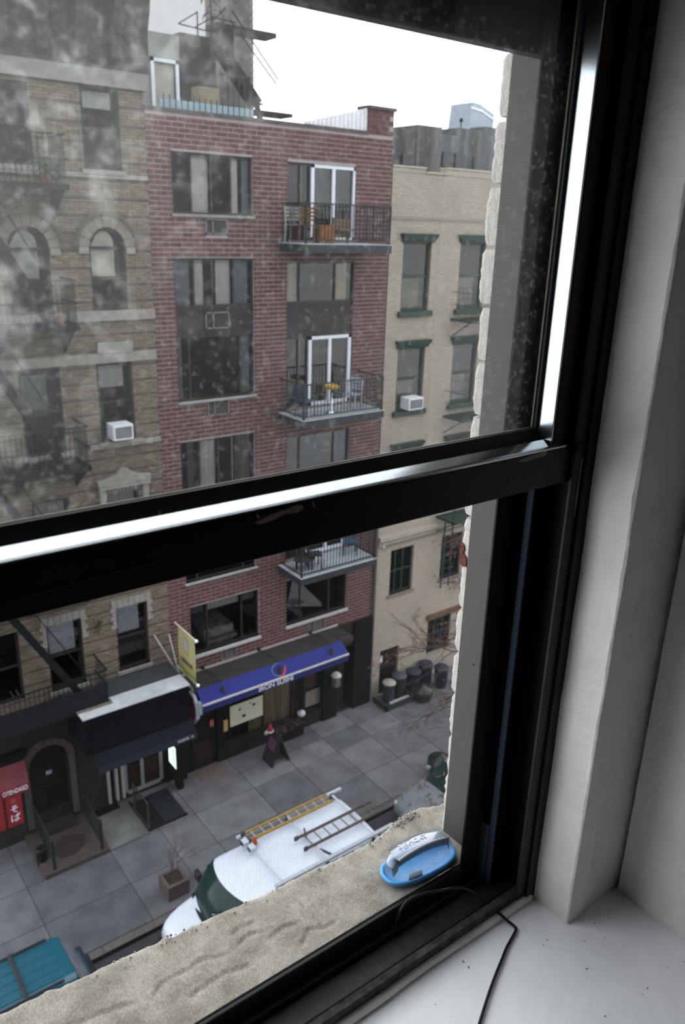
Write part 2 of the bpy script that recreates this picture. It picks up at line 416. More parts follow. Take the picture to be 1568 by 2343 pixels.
# caulk bead along the stool edge
pts = []; x = -.25
while x < .803: pts.append((x, .5535+.0014*math.sin(x*23)+noise.noise(Vector((x*30, 0, 0)))*.001, Z-.9245+noise.noise(Vector((x*14, 3, 0)))*.0012)); x += .012
kindof(MB().tube(pts, .0066, 12).build('trim_4', M_caulk, smooth=True))

# ------------------------------------------------------------------ the window itself
jf = MB()                                        # jamb liner with its fins, head and sill track
jf.box(.7455, .80, .598, .637, Z-.905, Z+.62); jf.box(.778, .80, .556, .5985, Z-.905, Z+.62)    # back of the tracks
jf.box(-.17, -.12, .556, .637, Z-.905, Z+.62)
win = kindof(jf.build('window_1', M_blackdull, bevel=.001))
def wpart(name, mb, mat, **k): return mb.build(name, mat, win, **k)
wpart('track_fin', MB().box(.7405, .7465, .6335, .6385, Z-.90, Z+.62), M_blackmet, bevel=.0008)
wpart('track_fin', MB().box(.7425, .7465, .6245, .627, Z-.90, Z+.62), M_blackmet, bevel=.0005)
wpart('balance_cover', MB().box(.7425, .7465, .5885, .598, Z-.90, Z+.62), M_bluegrey, bevel=.0008)
wpart('track_fin', MB().box(.7045, .7465, .6095, .6135, Z-.905, Z+.62), M_blackdull, bevel=.0008)
wpart('track_fin', MB().box(.766, .80, .5535, .558, Z-.925, Z+.62), pm('brown grey fin', (.030, .026, .024), .5, .2, 30), bevel=.001)
wpart('track_fin', MB().box(.783, .803, .549, .5545, Z-.925, Z+.62), M_blackmet, bevel=.0008)
wpart('balance_shoe', MB().box(.738, .7455, .5975, .6225, Z-.905, Z-.80), pm('grey nylon', (.035, .04, .045), .4), bevel=.003)
ts = MB(); ts.box(-.17, .80, .5562, .60, Z-.925, Z-.905); ts.box(-.17, .80, .60, .637, Z-.925, Z-.895)
wpart('sill_track', ts, M_dirtysill, bevel=.0012)
wpart('sill_joint', MB().box(-.17, .79, .5655, .5672, Z-.9045, Z-.9036), M_blackdull)
wpart('sill_dirt', MB().box(-.17, .80, .5545, .5645, Z-.926, Z-.9035), pm('grey dust', (.03, .028, .025), .9, .5, 60, c2=(.075, .068, .058), bump=.2, bscale=90))
wpart('screen_bar', MB().box(-.13, .706, .6095, .6155, Z-.905, Z-.8675), M_blackmet, bevel=.0012)
wpart('screen_lip', MB().box(-.13, .61, .608, .6095, Z-.8975, Z-.8962), pm('worn brass lip', (.30, .26, .17), .4))
# insect screen of real wires
scn = MB(); p = .00155; r = .000115
def wire(a, b, ax):
    if ax == 'x': o = [(0, r, 0), (0, -r*.6, r*.9), (0, -r*.6, -r*.9)]
    else: o = [(0, r, 0), (r*.9, -r*.6, 0), (-r*.9, -r*.6, 0)]
    scn.add([tuple(a[i]+q[i] for i in range(3)) for q in o]+[tuple(b[i]+q[i] for i in range(3)) for q in o], [(0,1,4,3),(1,2,5,4),(2,0,3,5)])
x = -.12
while x < .744: wire((x, .6165, Z-.895), (x, .6165, Z+.50), 'z'); x += p
zz = -.893
while zz < .50: wire((-.12, .6168, Z+zz), (.744, .6168, Z+zz), 'x'); zz += p
tag(wpart('insect_screen', scn, M_screenwire), kind='stuff')
# raised lower sash
sash = MB()
prof = [(.560, -.281), (.560, -.2385), (.5605, -.2362), (.562, -.2352), (.5635, -.2352), (.5635, -.25), (.590, -.25), (.590, -.281)]
sash.prism([(-.13, y, Z+zv) for y, zv in prof], (.926, 0, 0))
lsash = wpart('lower_sash', sash, M_blackmet, bevel=.0012)
cap = MB(); cp_ = [(.5606, -.2362), (.5610, -.2348), (.5640, -.2333), (.5706, -.2309), (.5768, -.2287), (.5778, -.2288), (.5778, -.251), (.5606, -.251)]
cap.prism([(-.13, y, Z+zv) for y, zv in cp_], (.926, 0, 0))
cap.build('rail_cap', M_alu, lsash, smooth=False, bevel=.0006)
MB().box(-.13, .737, .587, .5912, Z-.245, Z-.2168).build('glazing_stop', M_stop, lsash, bevel=.0008)
MB().box(-.13, .7305, .5908, .5932, Z-.2195, Z-.2160).build('glazing_bead', M_gasket, lsash, bevel=.0006)
MB().box(.7285, .7305, .5908, .5932, Z-.2160, Z+.45).build('glazing_bead', M_gasket, lsash, bevel=.0006)
MB().box(.7305, .737, .587, .5912, Z-.2168, Z+.45).build('glazing_stop', M_stop, lsash, bevel=.0008)
st2 = MB(); st2.box(.737, .783, .565, .5930, Z-.2335, Z+.50)
st2.build('sash_stile', M_blackmet, lsash, bevel=.0014)
MB().box(.7345, .7375, .566, .587, Z-.2285, Z+.50).build('stile_strip', pm('pale aluminium strip', (.55, .60, .64), .22, .04, 30, metal=1, stretch=(1, 1, .1)), lsash, bevel=.0004)
MB().box(.766, .80, .5525, .5665, Z-.245, Z-.231).build('sash_corner_clip', M_blackmet, lsash, bevel=.001)
gl = MB(); gl.quad((-.13, .5922, Z-.218), (.7305, .5922, Z-.218), (.7305, .5922, Z+.48), (-.13, .5922, Z+.48))
go = gl.build('glass_pane', M_glass1, lsash)
go.location = (0, 0, Z)
for v in go.data.vertices: v.co.z -= Z
# chips and streaks in the paint of the rail and stile
def chip(pts, y, mat=M_chip, parent=lsash, name='paint_chip'):
    return MB().prism([(x, y, Z+zv) for x, zv in pts], (0, .0008, 0)).build(name, mat, parent)
chip([(.672,-.2415),(.690,-.2385),(.706,-.2375),(.7185,-.2365),(.722,-.2385),(.717,-.2425),(.700,-.2425),(.685,-.2440)], .5596)
chip([(.334,-.2455),(.350,-.2415),(.366,-.2395),(.376,-.2378),(.384,-.2385),(.386,-.2420),(.380,-.2450),(.366,-.2440),(.352,-.2470),(.340,-.2485)], .5596)
chip([(.336,-.2380),(.3375,-.2378),(.340,-.2420),(.338,-.2428)], .5596); chip([(.395,-.2378),(.3965,-.2378),(.3985,-.2440),(.397,-.2445)], .5596)
chip([(.256,-.2268),(.2578,-.2268),(.2585,-.2330),(.2563,-.2330)], .5815)
chip([(.12,-.2655),(.15,-.2635),(.20,-.262),(.25,-.2605),(.25,-.2615),(.2,-.263),(.15,-.2648)], .5596, pm('faint scrape', (.045, .035, .03), .7))
def vchip(a, b, w0, y, mat=pm('tan paint streak', (.30, .22, .16), .8, .2, 60)):
    n = 9; L_ = []; R2 = []
    for k in range(n):
        t = k/(n-1); zq = a+(b-a)*t; ww = w0*(.25+.9*math.sin(PI*min(1, .1+t*.85))*(1 if t < .3 else .55))
        L_.append((.7795-ww/2+.0006*math.sin(7*t), y, Z+zq)); R2.append((.7795+ww/2, y, Z+zq))
    MB().prism(L_+R2[::-1], (0, .0007, 0)).build('paint_streak', mat, win)
vchip(-.112, -.205, .0042, .5643); vchip(-.252, -.325, .0026, .5527)
# upper sash: its dark bottom rail crosses the top of the view, stile beside it
us = MB(); us.box(-.13, .7365, .622, .640, Z+.168, Z+.602)  # filled solid above the rail, out of view, to hold daylight off the jamb
usash = wpart('upper_sash', us, pm('navy black rail', (.010, .011, .018), .3, .1, 20), bevel=.002)
MB().box(-.13, .7365, .619, .622, Z+.176, Z+.185).build('meeting_rail_lip', M_blackmet, usash, bevel=.0008)
wpart('panning', MB().box(.7365, .7455, .637, .681, Z-.875, Z+.66), M_panning, bevel=.0008)
wpart('panning', MB().box(-.17, -.125, .637, .69, Z-.875, Z+.66), M_panning)
wpart('window_head', MB().box(-.17, .80, .556, .69, Z+.60, Z+.76), M_blackdull)
nh = wpart('nail_hole', MB().lathe((0, 0, 0), [(.0016, -.0003), (.0016, .0003)], 10), M_blackdull)
nh.location = (.7363, .652, Z-.565); nh.rotation_euler = (0, PI/2, 0)

# dark cable lying over the stool and the screen bar
pts = [(.572,.604,-.900),(.578,.6035,-.882),(.585,.603,-.866),(.597,.602,-.8575),(.62,.599,-.858),(.645,.594,-.863),(.665,.5845,-.862),(.684,.583,-.872),(.70,.578,-.885),(.716,.566,-.903),(.727,.553,-.916),(.733,.540,-.924),(.7352,.529,-.9262),(.7335,.524,-.9266),(.722,.519,-.9265),(.70,.511,-.9265),(.683,.503,-.9265),(.655,.490,-.9265),(.629,.477,-.9265),(.587,.454,-.9265),(.53,.42,-.9265),(.46,.38,-.9265)]
fine = []
for i in range(len(pts)-1):
    p0, p1, p2, p3 = [Vector(pts[max(0, min(len(pts)-1, q))]) for q in (i-1, i, i+1, i+2)]
    for k in range(5):
        t = k/5; fine.append(.5*((2*p1)+(p2-p0)*t+(2*p0-5*p1+4*p2-p3)*t*t+(3*p1-p0-3*p2+p3)*t**3)+Vector((0, 0, Z)))
tag(MB().tube(fine, .0021, 8).build('cable', M_wire, smooth=True), 'thin black cable draped over the window track and white stool', 'cable')

# bait station on the outside sill
M_blueplastic = pm('blue plastic', (.07, .33, .70), .35, .1, 40)
M_clearlid = paneglass('clear lid', .96, .05)
def lidmat():
    m, nt, b = nmat('clear lid plastic'); nt.nodes.remove(b); out = nt.nodes['Material Output']
    tr = nt.nodes.new('ShaderNodeBsdfTransparent'); tr.inputs['Color'].default_value = (.93, .94, .95, 1)
    gl = nt.nodes.new('ShaderNodeBsdfGlossy'); gl.inputs['Roughness'].default_value = .12
    lw = nt.nodes.new('ShaderNodeLayerWeight'); lw.inputs['Blend'].default_value = .42
    df = nt.nodes.new('ShaderNodeBsdfTranslucent'); df.inputs['Color'].default_value = (.8, .82, .85, 1)
    m1 = nt.nodes.new('ShaderNodeMixShader'); m2 = nt.nodes.new('ShaderNodeMixShader'); m1.inputs['Fac'].default_value = .26
    nt.links.new(tr.outputs[0], m1.inputs[1]); nt.links.new(df.outputs[0], m1.inputs[2])
    nt.links.new(lw.outputs['Facing'], m2.inputs['Fac'])
    mm = nt.nodes.new('ShaderNodeMath'); mm.operation = 'MULTIPLY'; mm.inputs[1].default_value = .45
    nt.links.new(lw.outputs['Facing'], mm.inputs[0]); nt.links.new(mm.outputs[0], m2.inputs['Fac'])
    nt.links.new(m1.outputs[0], m2.inputs[1]); nt.links.new(gl.outputs[0], m2.inputs[2]); nt.links.new(m2.outputs[0], out.inputs['Surface'])
    return m
M_lid = lidmat()
bs = thing('bait_station', 'small blue pest bait box with a clear domed lid on the stone sill', 'bait box', (.6545, .6465, Z-.869), rz=math.radians(-5))
def sup(a, b, n, k, p=2.6):          # superellipse point
    t = 2*PI*k/n; c, s_ = math.cos(t), math.sin(t)
    return a*abs(c)**(2/p)*(1 if c >= 0 else -1), b*abs(s_)**(2/p)*(1 if s_ >= 0 else -1)
def local(mb, name, mat, par, **k):
    o = mb.build(name, mat, None, **k); o.parent = par; return o
A, B = .0620, .0278
prof = [(A*.86, B*.86, .0), (A*.95, B*.95, .006), (A, B, .010), (A, B, .0125), (A*.965, B*.95, .0135), (A*.93, B*.9, .0125), (A*.90, B*.87, .004), (A*.5, B*.5, .003), (.001, .001, .003)]
local(MB().loft([[(*sup(a, b, 40, k), z) for k in range(40)] for a, b, z in prof]), 'tray', M_blueplastic, bs, smooth=True)
A2, B2 = A*.90, B*.87
prof = [(1, 1, .0128), (.985, .98, .020), (.95, .94, .029), (.86, .86, .037), (.70, .70, .0425), (.5, .5, .0455), (.25, .25, .047), (.01, .01, .0475)]
local(MB().loft([[(*sup(A2*a, B2*b, 40, k), z) for k in range(40)] for a, b, z in prof], cap=False), 'lid', M_lid, bs, smooth=True)
# moulded bridge on top of the lid: frosted plateau, dark front wall, pale rounded lip
M_grey = pm('pale grey lip', (.34, .34, .37), .3, .1, 40)
M_slateb = pm('slate ridge wall', (.010, .011, .016), .4, .15, 40)
top = MB(); wallm = MB(); N_ = 16; L0 = []
for k in range(N_+1):
    t = -1+2*k/N_; L0.append((t*.044, .0478-.0065*t*t))
top.loft([[(x, -.008, z), (x, .004, z+.0003), (x, .014, z-.0016), (x, .0195, z-.006)] for x, z in L0], close=False)
local(top, 'lid_plateau', M_lid, bs, smooth=True)
wallm.loft([[(x, -.0085, z-.001), (x, -.0095, z-.012), (x, -.0075, z-.012), (x, -.0065, z-.001)] for x, z in L0])
local(wallm, 'ridge_wall', M_slateb, bs)
local(MB().tube([(x, -.0093, z-.0004) for x, z in L0], .0021, 8), 'ridge_lip', M_grey, bs, smooth=True)
for sx in (-1, 1):
    x = sx*.044
    local(MB().prism([(x, -.009, .041), (x+sx*.001, -.011, .026), (x+sx*.005, -.008, .014), (x+sx*.004, -.001, .024), (x+sx*.001, -.001, .038)], (sx*.0015, .001, 0)), 'entry_flap', M_blackdull, bs, bevel=.0005)
local(MB().prism([(-.034, -.0235, .011), (-.012, -.0258, .010), (-.010, -.021, .016), (-.030, -.019, .016)], (0, .0015, .0015)), 'entry_flap', M_blackdull, bs)
def ltext(body, size, mat, par, m):
    o = text('embossed_lettering', body, size, mat, None, m, .0006); o.parent = par; return o
M_emb = pm('frosted embossed letters', (.75, .78, .82), .3)
ltext('TOMCAT', .0115, M_emb, bs, frame_m((-.010, .0045, .0480), (1, 0, 0), (0, 1, -.12)))

# ================================================================== FACADES
YF = 19.5
EYE = Vector((0, 0, EZ))
def hidden_by_rail(z, Y=YF): r = (z-EZ)/Y; return -.51 < r < -.36
def facade(th, x0, x1, z0, z1, ops, L, H, joint, mbrick, mmortar, relief=.012, reveal=.16, skip=None, single=300, arches=(), Y=YF, seed=1, jitter=.002):
    """masonry front: mortar bed with real openings and reveals, every brick a block standing proud of it"""
    rn = random.Random(seed)
    allops = list(ops) + [(a, b, c, zs+(b-a)/2) for a, b, c, zs in arches]
    X = sorted({x0, x1, *[v for o in allops for v in o[:2] if x0 < v < x1]})
    Zs = sorted({z0, z1, *[v for o in allops for v in o[2:] if z0 < v < z1]})
    mb = MB(); Ym = Y+relief
    for i in range(len(X)-1):
        for j in range(len(Zs)-1):
            cx, cz = (X[i]+X[i+1])/2, (Zs[j]+Zs[j+1])/2
            if any(o[0] < cx < o[1] and o[2] < cz < o[3] for o in allops): continue
            mb.quad((X[i], Ym, Zs[j]), (X[i+1], Ym, Zs[j]), (X[i+1], Ym, Zs[j+1]), (X[i], Ym, Zs[j+1]))
    for a, b, c, d in ops:
        Yr = Y+reveal
        mb.quad((a, Y, c), (a, Yr, c), (a, Yr, d), (a, Y, d)); mb.quad((b, Y, c), (b, Y, d), (b, Yr, d), (b, Yr, c))
        mb.quad((a, Y, d), (a, Yr, d), (b, Yr, d), (b, Y, d)); mb.quad((a, Y, c), (b, Y, c), (b, Yr, c), (a, Yr, c))
    for a, b, c, zs in arches:
        r = (b-a)/2; xc = (a+b)/2; Yr = Y+reveal; n = 16
        arc = [(xc-r*math.cos(PI*k/n), zs+r*math.sin(PI*k/n)) for k in range(n+1)]
        for (xa, za), (xb, zb) in zip(arc, arc[1:]):
            mb.quad((xa, Y, za), (xa, Yr, za), (xb, Yr, zb), (xb, Y, zb))
            mb.quad((xa, Ym, za), (xb, Ym, zb), (xb, Ym, zs+r), (xa, Ym, zs+r))
        mb.quad((a, Y, c), (a, Yr, c), (a, Yr, zs), (a, Y, zs)); mb.quad((b, Y, c), (b, Y, zs), (b, Yr, zs), (b, Yr, c)); mb.quad((a, Y, c), (b, Y, c), (b, Yr, c), (a, Yr, c))
    mb.build('wall', mmortar, th)
    bricks = []; nrow = int((z1-z0)/H)
    for i in range(nrow):
        za, zb = z0+i*H+joint/2, z0+(i+1)*H-joint/2
        if skip and skip(i): continue
        off = (i % 2)*L/2
        cuts = [(o[0], o[1]) for o in ops if o[2] < zb-.01 and o[3] > za+.01]
        for a, b, c, zs in arches:
            r = (b-a)/2; xc = (a+b)/2
            if c < zb and za < zs+r:
                zz = max(za, zs)
                hw = r if zb <= zs else math.sqrt(max(0, r*r-(zz-zs)**2))
                if hw > .02: cuts.append((xc-hw, xc+hw))
        segs = [(x0, x1)]
        for a, b in cuts:
            ns = []
            for p, q in segs:
                if b <= p or a >= q: ns.append((p, q)); continue
                if a > p: ns.append((p, a))
                if b < q: ns.append((b, q))
            segs = ns
        for p, q in segs:
            k = math.floor((p-x0-off)/L)
            while True:
                a, b = max(p, x0+off+k*L+joint/2), min(q, x0+off+(k+1)*L-joint/2)
                if x0+off+k*L > q: break
                k += 1
                if b-a > .035: bricks.append((a, b, za, zb))
    full = [b for b in bricks if b[1]-b[0] > L-joint-.004]
    full.sort(key=lambda b: (hidden_by_rail((b[2]+b[3])/2, Y), (Vector(((b[0]+b[1])/2, Y, b[2]))-EYE).length))
    chosen = set(full[:single])
    # the nearest bricks as objects sharing one mesh
    l, h = (L-joint)/2, (H-joint)/2
    c = .004
    me = bpy.data.meshes.new('brick')
    vs = [(-l, relief+.01, -h), (l, relief+.01, -h), (l, relief+.01, h), (-l, relief+.01, h), (-l, c, -h), (l, c, -h), (l, c, h), (-l, c, h), (-l+c, 0, -h+c), (l-c, 0, -h+c), (l-c, 0, h-c), (-l+c, 0, h-c)]
    fs = [(8, 9, 10, 11)]+[(4+i, 4+(i+1) % 4, 8+(i+1) % 4, 8+i) for i in range(4)]+[(i, (i+1) % 4, 4+(i+1) % 4, 4+i) for i in range(4)]
    me.from_pydata(vs, [], fs); me.materials.append(mbrick)
    base = wloc(th)
    for a, b, za, zb in full[:single]:
        o = bpy.data.objects.new('brick', me); o.parent = th
        o.location = Vector(((a+b)/2, Y+rn.uniform(-jitter, jitter), (za+zb)/2))-base
        col.objects.link(o)
    rest = MB()
    for q in bricks:
        if q in chosen: continue
        a, b, za, zb = q; y = Y+rn.uniform(-jitter, jitter); y2 = Y+relief+.008
        rest.add([(a, y2, za), (b, y2, za), (b, y2, zb), (a, y2, zb), (a, y, za), (b, y, za), (b, y, zb), (a, y, zb)],
                 [(4, 5, 6, 7), (0, 1, 5, 4), (1, 2, 6, 5), (2, 3, 7, 6), (3, 0, 4, 7)])
    tag(rest.build('brickwork', mbrick, th), kind='stuff')
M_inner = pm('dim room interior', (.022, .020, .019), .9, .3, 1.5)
M_pane = paneglass('window pane', .86, .045)
M_curtain = pm('white curtain', (.62, .62, .66), .8, .12, 5, stretch=(12, 1, .3))
M_darkframe = pm('dark window frame', (.022, .02, .02), .45, .2, 10)
M_whiteframe = pm('white vinyl frame', (.48, .52, .58), .4, .04, 10)
M_sillstone = pm('pale cast stone', (.22, .225, .23), .8, .12, 8)
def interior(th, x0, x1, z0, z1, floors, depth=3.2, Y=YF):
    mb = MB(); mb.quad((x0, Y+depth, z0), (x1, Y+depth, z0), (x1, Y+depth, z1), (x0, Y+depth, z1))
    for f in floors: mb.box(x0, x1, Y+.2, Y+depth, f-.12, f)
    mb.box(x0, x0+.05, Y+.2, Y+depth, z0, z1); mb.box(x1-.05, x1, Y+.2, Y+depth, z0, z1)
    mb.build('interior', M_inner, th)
def window(th, x0, x1, z0, z1, xs=(), zs=(), fm=None, fw=.05, Y=YF, dep=.13, pane=None, curtains=(), name='window', thick=.06):
    """frame with bars as one part, each pane of glass and each curtain a sub-part"""
    fm = fm or M_darkframe; y0, y1 = Y+dep-thick, Y+dep
    mb = MB(); mb.box(x0, x0+fw, y0, y1, z0, z1); mb.box(x1-fw, x1, y0, y1, z0, z1); mb.box(x0, x1, y0, y1, z0, z0+fw); mb.box(x0, x1, y0, y1, z1-fw, z1)
    for x in xs: mb.box(x-fw/2, x+fw/2, y0+.005, y1-.005, z0, z1)
    for z in zs: mb.box(x0, x1, y0+.008, y1-.008, z-fw/2, z+fw/2)
    f = mb.build(name, fm, th)
    ex = [x0, *xs, x1]; ez = [z0, *zs, z1]
    for i in range(len(ex)-1):
        for j in range(len(ez)-1):
            yy = y1-.02+.004*((i+j) % 2)
            MB().quad((ex[i]+.01, yy, ez[j]+.01), (ex[i+1]-.01, yy, ez[j]+.01), (ex[i+1]-.01, yy, ez[j+1]-.01), (ex[i]+.01, yy, ez[j+1]-.01)).build('pane', pane or M_pane, f)
    for a, b, c, d, m in curtains:
        n = max(6, int((b-a)/.05)); y = y1+.06
        q = MB(); q.loft([[(a+(b-a)*k/n, y+.015*math.sin(k*1.7), zz) for k in range(n+1)] for zz in (c, d)], close=False)
        q.build('curtain', m, f, smooth=True)
    return f
def vent(th, x0, x1, z0, z1, Y=YF, mat=None, out=.01):
    m = mat or M_vent
    mb = MB(); fw = .035
    for b in ((x0, x1, z0, z0+fw), (x0, x1, z1-fw, z1), (x0, x0+fw, z0, z1), (x1-fw, x1, z0, z1), (x0+(x1-x0)*.3, x0+(x1-x0)*.3+fw, z0, z1)): mb.box(b[0], b[1], Y-out, Y+.09, b[2], b[3])
    o = mb.build('vent_grille', m, th)
    lv = MB(); z = z0+.05
    while z < z1-.05: lv.add([(x0+.02, Y+.01, z), (x1-.02, Y+.01, z), (x1-.02, Y+.05, z+.03), (x0+.02, Y+.05, z+.03)], [(0, 1, 2, 3)]); z += .045
    lv.quad((x0, Y+.08, z0), (x1, Y+.08, z0), (x1, Y+.08, z1), (x0, Y+.08, z1))
    lv.build('louvre', M_louvre, o); return o
M_vent = pm('grey vent frame', (.12, .118, .115), .6, .1, 10)
M_louvre = pm('dark louvre', (.07, .07, .075), .6, .1, 10)

# ------------------------------------------------------------------ red brick building
M_redbrick = brickmat('red brick', (.062, .027, .026), (.105, .047, .044), (.080, .033, .032), .34, .12, grime=(.075, .05, .048), g=.35)
M_redmortar = pm('pinkish grey mortar', (.235, .20, .205), .9, .1, 3)
red = thing('brick_building', 'red brick apartment building with pale mortar, stacked balconies and a blue awning at street level', 'building', (12.6, YF, 0))
RX0, RX1 = 8.76, 16.42
rops = [(9.38, 11.69, 16.66, 18.09), (9.35, 11.70, 11.90, 15.60), (9.33, 11.69, 6.55, 10.78), (9.42, 11.79, 4.12, 5.75),
        (12.78, 15.10, 16.07, 18.06), (12.77, 15.17, 11.33, 15.50), (12.79, 15.17, 6.45, 10.47), (12.82, 15.27, 4.14, 5.75),
        (10.27, 10.92, 16.17, 16.56), (10.19, 10.86, 11.40, 11.86), (10.40, 10.95, 3.62, 4.03), (13.71, 14.38, 3.50, 4.06)]
facade(red, RX0, RX1, 3.50, 18.95, rops, .34, .12, .028, M_redbrick, M_redmortar, relief=.014, seed=2)
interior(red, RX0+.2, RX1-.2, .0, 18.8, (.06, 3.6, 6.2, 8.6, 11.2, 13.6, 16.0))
MB().box(RX0, RX1, YF+.3, YF+9, 18.55, 18.75).build('roof', pm('grey roofing', (.12, .12, .12), .9, .2, 3), red)
sd = MB(); sd.box(RX0, RX0+.25, YF+.02, YF+9, 0, 18.9); sd.box(RX1-.25, RX1-.002, YF+.02, YF+9, 0, 18.9); sd.box(RX0, RX1, YF+8.8, YF+9, 0, 18.9); sd.box(RX0, RX1, YF+.015, YF+.3, 18.2, 18.94)
sd.build('side_wall', M_redbrick, red)
cp = MB(); cp.box(RX0-.02, 15.5, YF-.03, YF+.32, 18.94, 19.02); cp.build('coping', pm('dark coping', (.06, .05, .05), .8, .3, 4), red)
M_pierbrick = M_redbrick
pr = MB(); pr.box(15.5, 16.42, YF+.014, YF+.45, 18.95, 19.6); pr.build('parapet_pier', M_redmortar, red)
pb = MB()
for i in range(5):
    z0 = 18.95+i*.13
    for k in range(3):
        a = 15.49+k*.31-(.155 if i % 2 else 0)
        pb.box(max(15.49, a), min(16.43, a+.295), YF-.003, YF+.46, z0+.008, z0+.122)
pb.build('pier_bricks', M_redbrick, red)
MB().box(15.44, 16.47, YF-.05, YF+.5, 19.6, 19.68).build('pier_cap', pm('dark cap', (.05, .045, .045), .8), red)
for k in range(15):                                  # white corrugated screen on the roof
    a = 13.35+k*.145; h = .10+.50*(k/14)
    MB().prism([(a, YF+.10, 19.0), (a+.045, YF+.06, 19.0), (a+.10, YF+.06, 19.0), (a+.145, YF+.10, 19.0)], (0, 0, h)).build('fence_slat', pm('white corrugated sheet', (.52, .53, .56), .5, .1, 5) if k == 0 else bpy.data.materials['white corrugated sheet'], red)
def rsill(x0, x1, z, m=M_sillstone, h=.07): MB().box(x0-.04, x1+.04, YF-.06, YF+.14, z-h, z).build('sill', m, red, bevel=.008)
rsill(9.38, 11.69, 16.66, pm('worn sill', (.17, .16, .15), .8)); rsill(9.35, 11.70, 11.90); rsill(9.33, 11.69, 6.55)
M_whitesill = pm('white stone sill', (.32, .335, .35), .8, .1, 8)
rsill(9.42, 11.79, 4.12, M_whitesill, .10); rsill(12.82, 15.27, 4.14, M_whitesill, .10)
window(red, 9.38, 11.69, 16.66, 18.09, (9.93, 10.50, 11.06), curtains=[(9.98, 10.46, 16.7, 18.05, M_curtain), (11.10, 11.32, 16.7, 18.05, M_curtain), (11.45, 11.64, 16.7, 18.05, pm('blue grey drape', (.2, .24, .30), .8))])
M_spandrel = pm('dark spandrel panel', (.013, .011, .0105), .5, .3, 4)
def bay(x0, x1, zb, zt, zs0, zs1, xt, xb, ct, cb=(), grille=True):
    window(red, x0, x1, zs1, zt, xt, curtains=ct)
    window(red, x0, x1, zb, zs0, xb, curtains=cb)
    MB().box(x0, x1, YF+.06, YF+.13, zs0, zs1).build('spandrel', M_spandrel, red)
    if grille: vent(red, 10.22, 10.95, zs0+.16, zs0+.60, Y=YF+.05)
M_bluedrape = bpy.data.materials['blue grey drape']
bay(9.35, 11.70, 11.90, 15.60, 13.62, 14.36, (9.92, 10.46, 11.10), (9.72, 11.28), [(9.96, 10.24, 14.4, 15.56, M_curtain), (10.62, 11.06, 14.4, 15.56, M_curtain), (9.42, 9.86, 14.4, 15.56, M_bluedrape), (11.16, 11.6, 14.4, 15.56, M_bluedrape)], [(9.42, 9.55, 11.95, 13.55, M_bluedrape), (11.38, 11.62, 11.95, 13.55, M_bluedrape)])
bay(9.33, 11.69, 6.55, 10.78, 8.5, 9.25, (9.93, 10.52, 11.08), (9.72, 11.28), [(10.0, 10.46, 9.3, 10.74, M_curtain), (11.0, 11.05, 9.3, 10.74, M_curtain), (9.6, 9.8, 9.3, 10.74, pm('grey drape', (.12, .12, .13), .8)), (11.2, 11.62, 9.3, 10.74, bpy.data.materials['grey drape'])])
w4 = window(red, 9.42, 11.79, 4.12, 5.75, (10.0, 11.2), curtains=[(10.06, 11.14, 5.42, 5.70, pm('cream blind', (.40, .41, .40), .8)), (9.5, 9.95, 5.42, 5.70, bpy.data.materials['grey drape']), (11.26, 11.72, 5.4, 5.7, bpy.data.materials['grey drape'])])
bed = MB(); bed.box(10.1, 11.15, YF+.5, YF+1.9, 3.6, 4.55); bed.box(10.05, 11.15, YF+.25, YF+.40, 4.2, 4.28)
bed.build('bed', pm('rumpled bedding', (.28, .28, .30), .9, .5, 5), w4, bevel=.06)
vent(red, 10.27, 10.92, 16.18, 16.56); vent(red, 10.19, 10.86, 11.41, 11.85); vent(red, 10.40, 10.95, 3.63, 4.02); vent(red, 13.71, 14.38, 3.51, 4.05)
# balcony bays: dark fixed light, white sliding door
def doorbay(zb, zt):
    window(red, 12.78, 13.56, zb, zt, (13.22,), curtains=[(13.26, 13.36, zb+.1, zt-.05, pm('tan drape', (.22, .18, .12), .8) if 'tan drape' not in bpy.data.materials else bpy.data.materials['tan drape'])])
    f = window(red, 13.57, 15.12, zb+.02, zt, (14.34,), fm=M_whiteframe, fw=.095, dep=.10, name='sliding_door', thick=.08)
    return f
d1 = doorbay(16.05, 18.06)
for k in range(34):                                     # venetian blind behind the top floor door
    z = 17.98-k*.032
    MB().add([(13.66, YF+.15, z), (15.03, YF+.15, z), (15.03, YF+.175, z-.018), (13.66, YF+.175, z-.018)], [(0, 1, 2, 3)]).build('blind_slat', pm('pale blue blind', (.42, .48, .49), .6) if k == 0 else bpy.data.materials['pale blue blind'], d1)
window(red, 12.77, 15.17, 14.36, 15.50, (13.24, 14.5), curtains=[(12.83, 13.2, 14.4, 15.46, pm('cream curtain', (.40, .33, .22), .8)), (14.56, 15.0, 14.4, 15.46, bpy.data.materials['cream curtain'])])
MB().box(12.77, 15.17, YF+.06, YF+.13, 13.40, 14.36).build('spandrel', M_spandrel, red)
doorbay(11.33, 13.40)
window(red, 12.79, 15.17, 9.35, 10.47, (13.3, 14.6))
MB().box(12.79, 15.17, YF+.06, YF+.13, 8.5, 9.35).build('spandrel', M_spandrel, red)
doorbay(6.45, 8.5)
w5 = window(red, 12.82, 15.27, 4.14, 5.75, (13.39, 14.56))
tb = MB(); tb.prism([(13.45, YF+.9, 4.3), (14.5, YF+.35, 4.25), (14.52, YF+.45, 4.3), (13.95, YF+1.3, 5.1)], (0, .02, .05)); tb.box(13.42, 13.85, YF+.4, YF+.8, 4.5, 4.55)
tb.build('white_board', pm('white board', (.50, .52, .55), .6), w5)
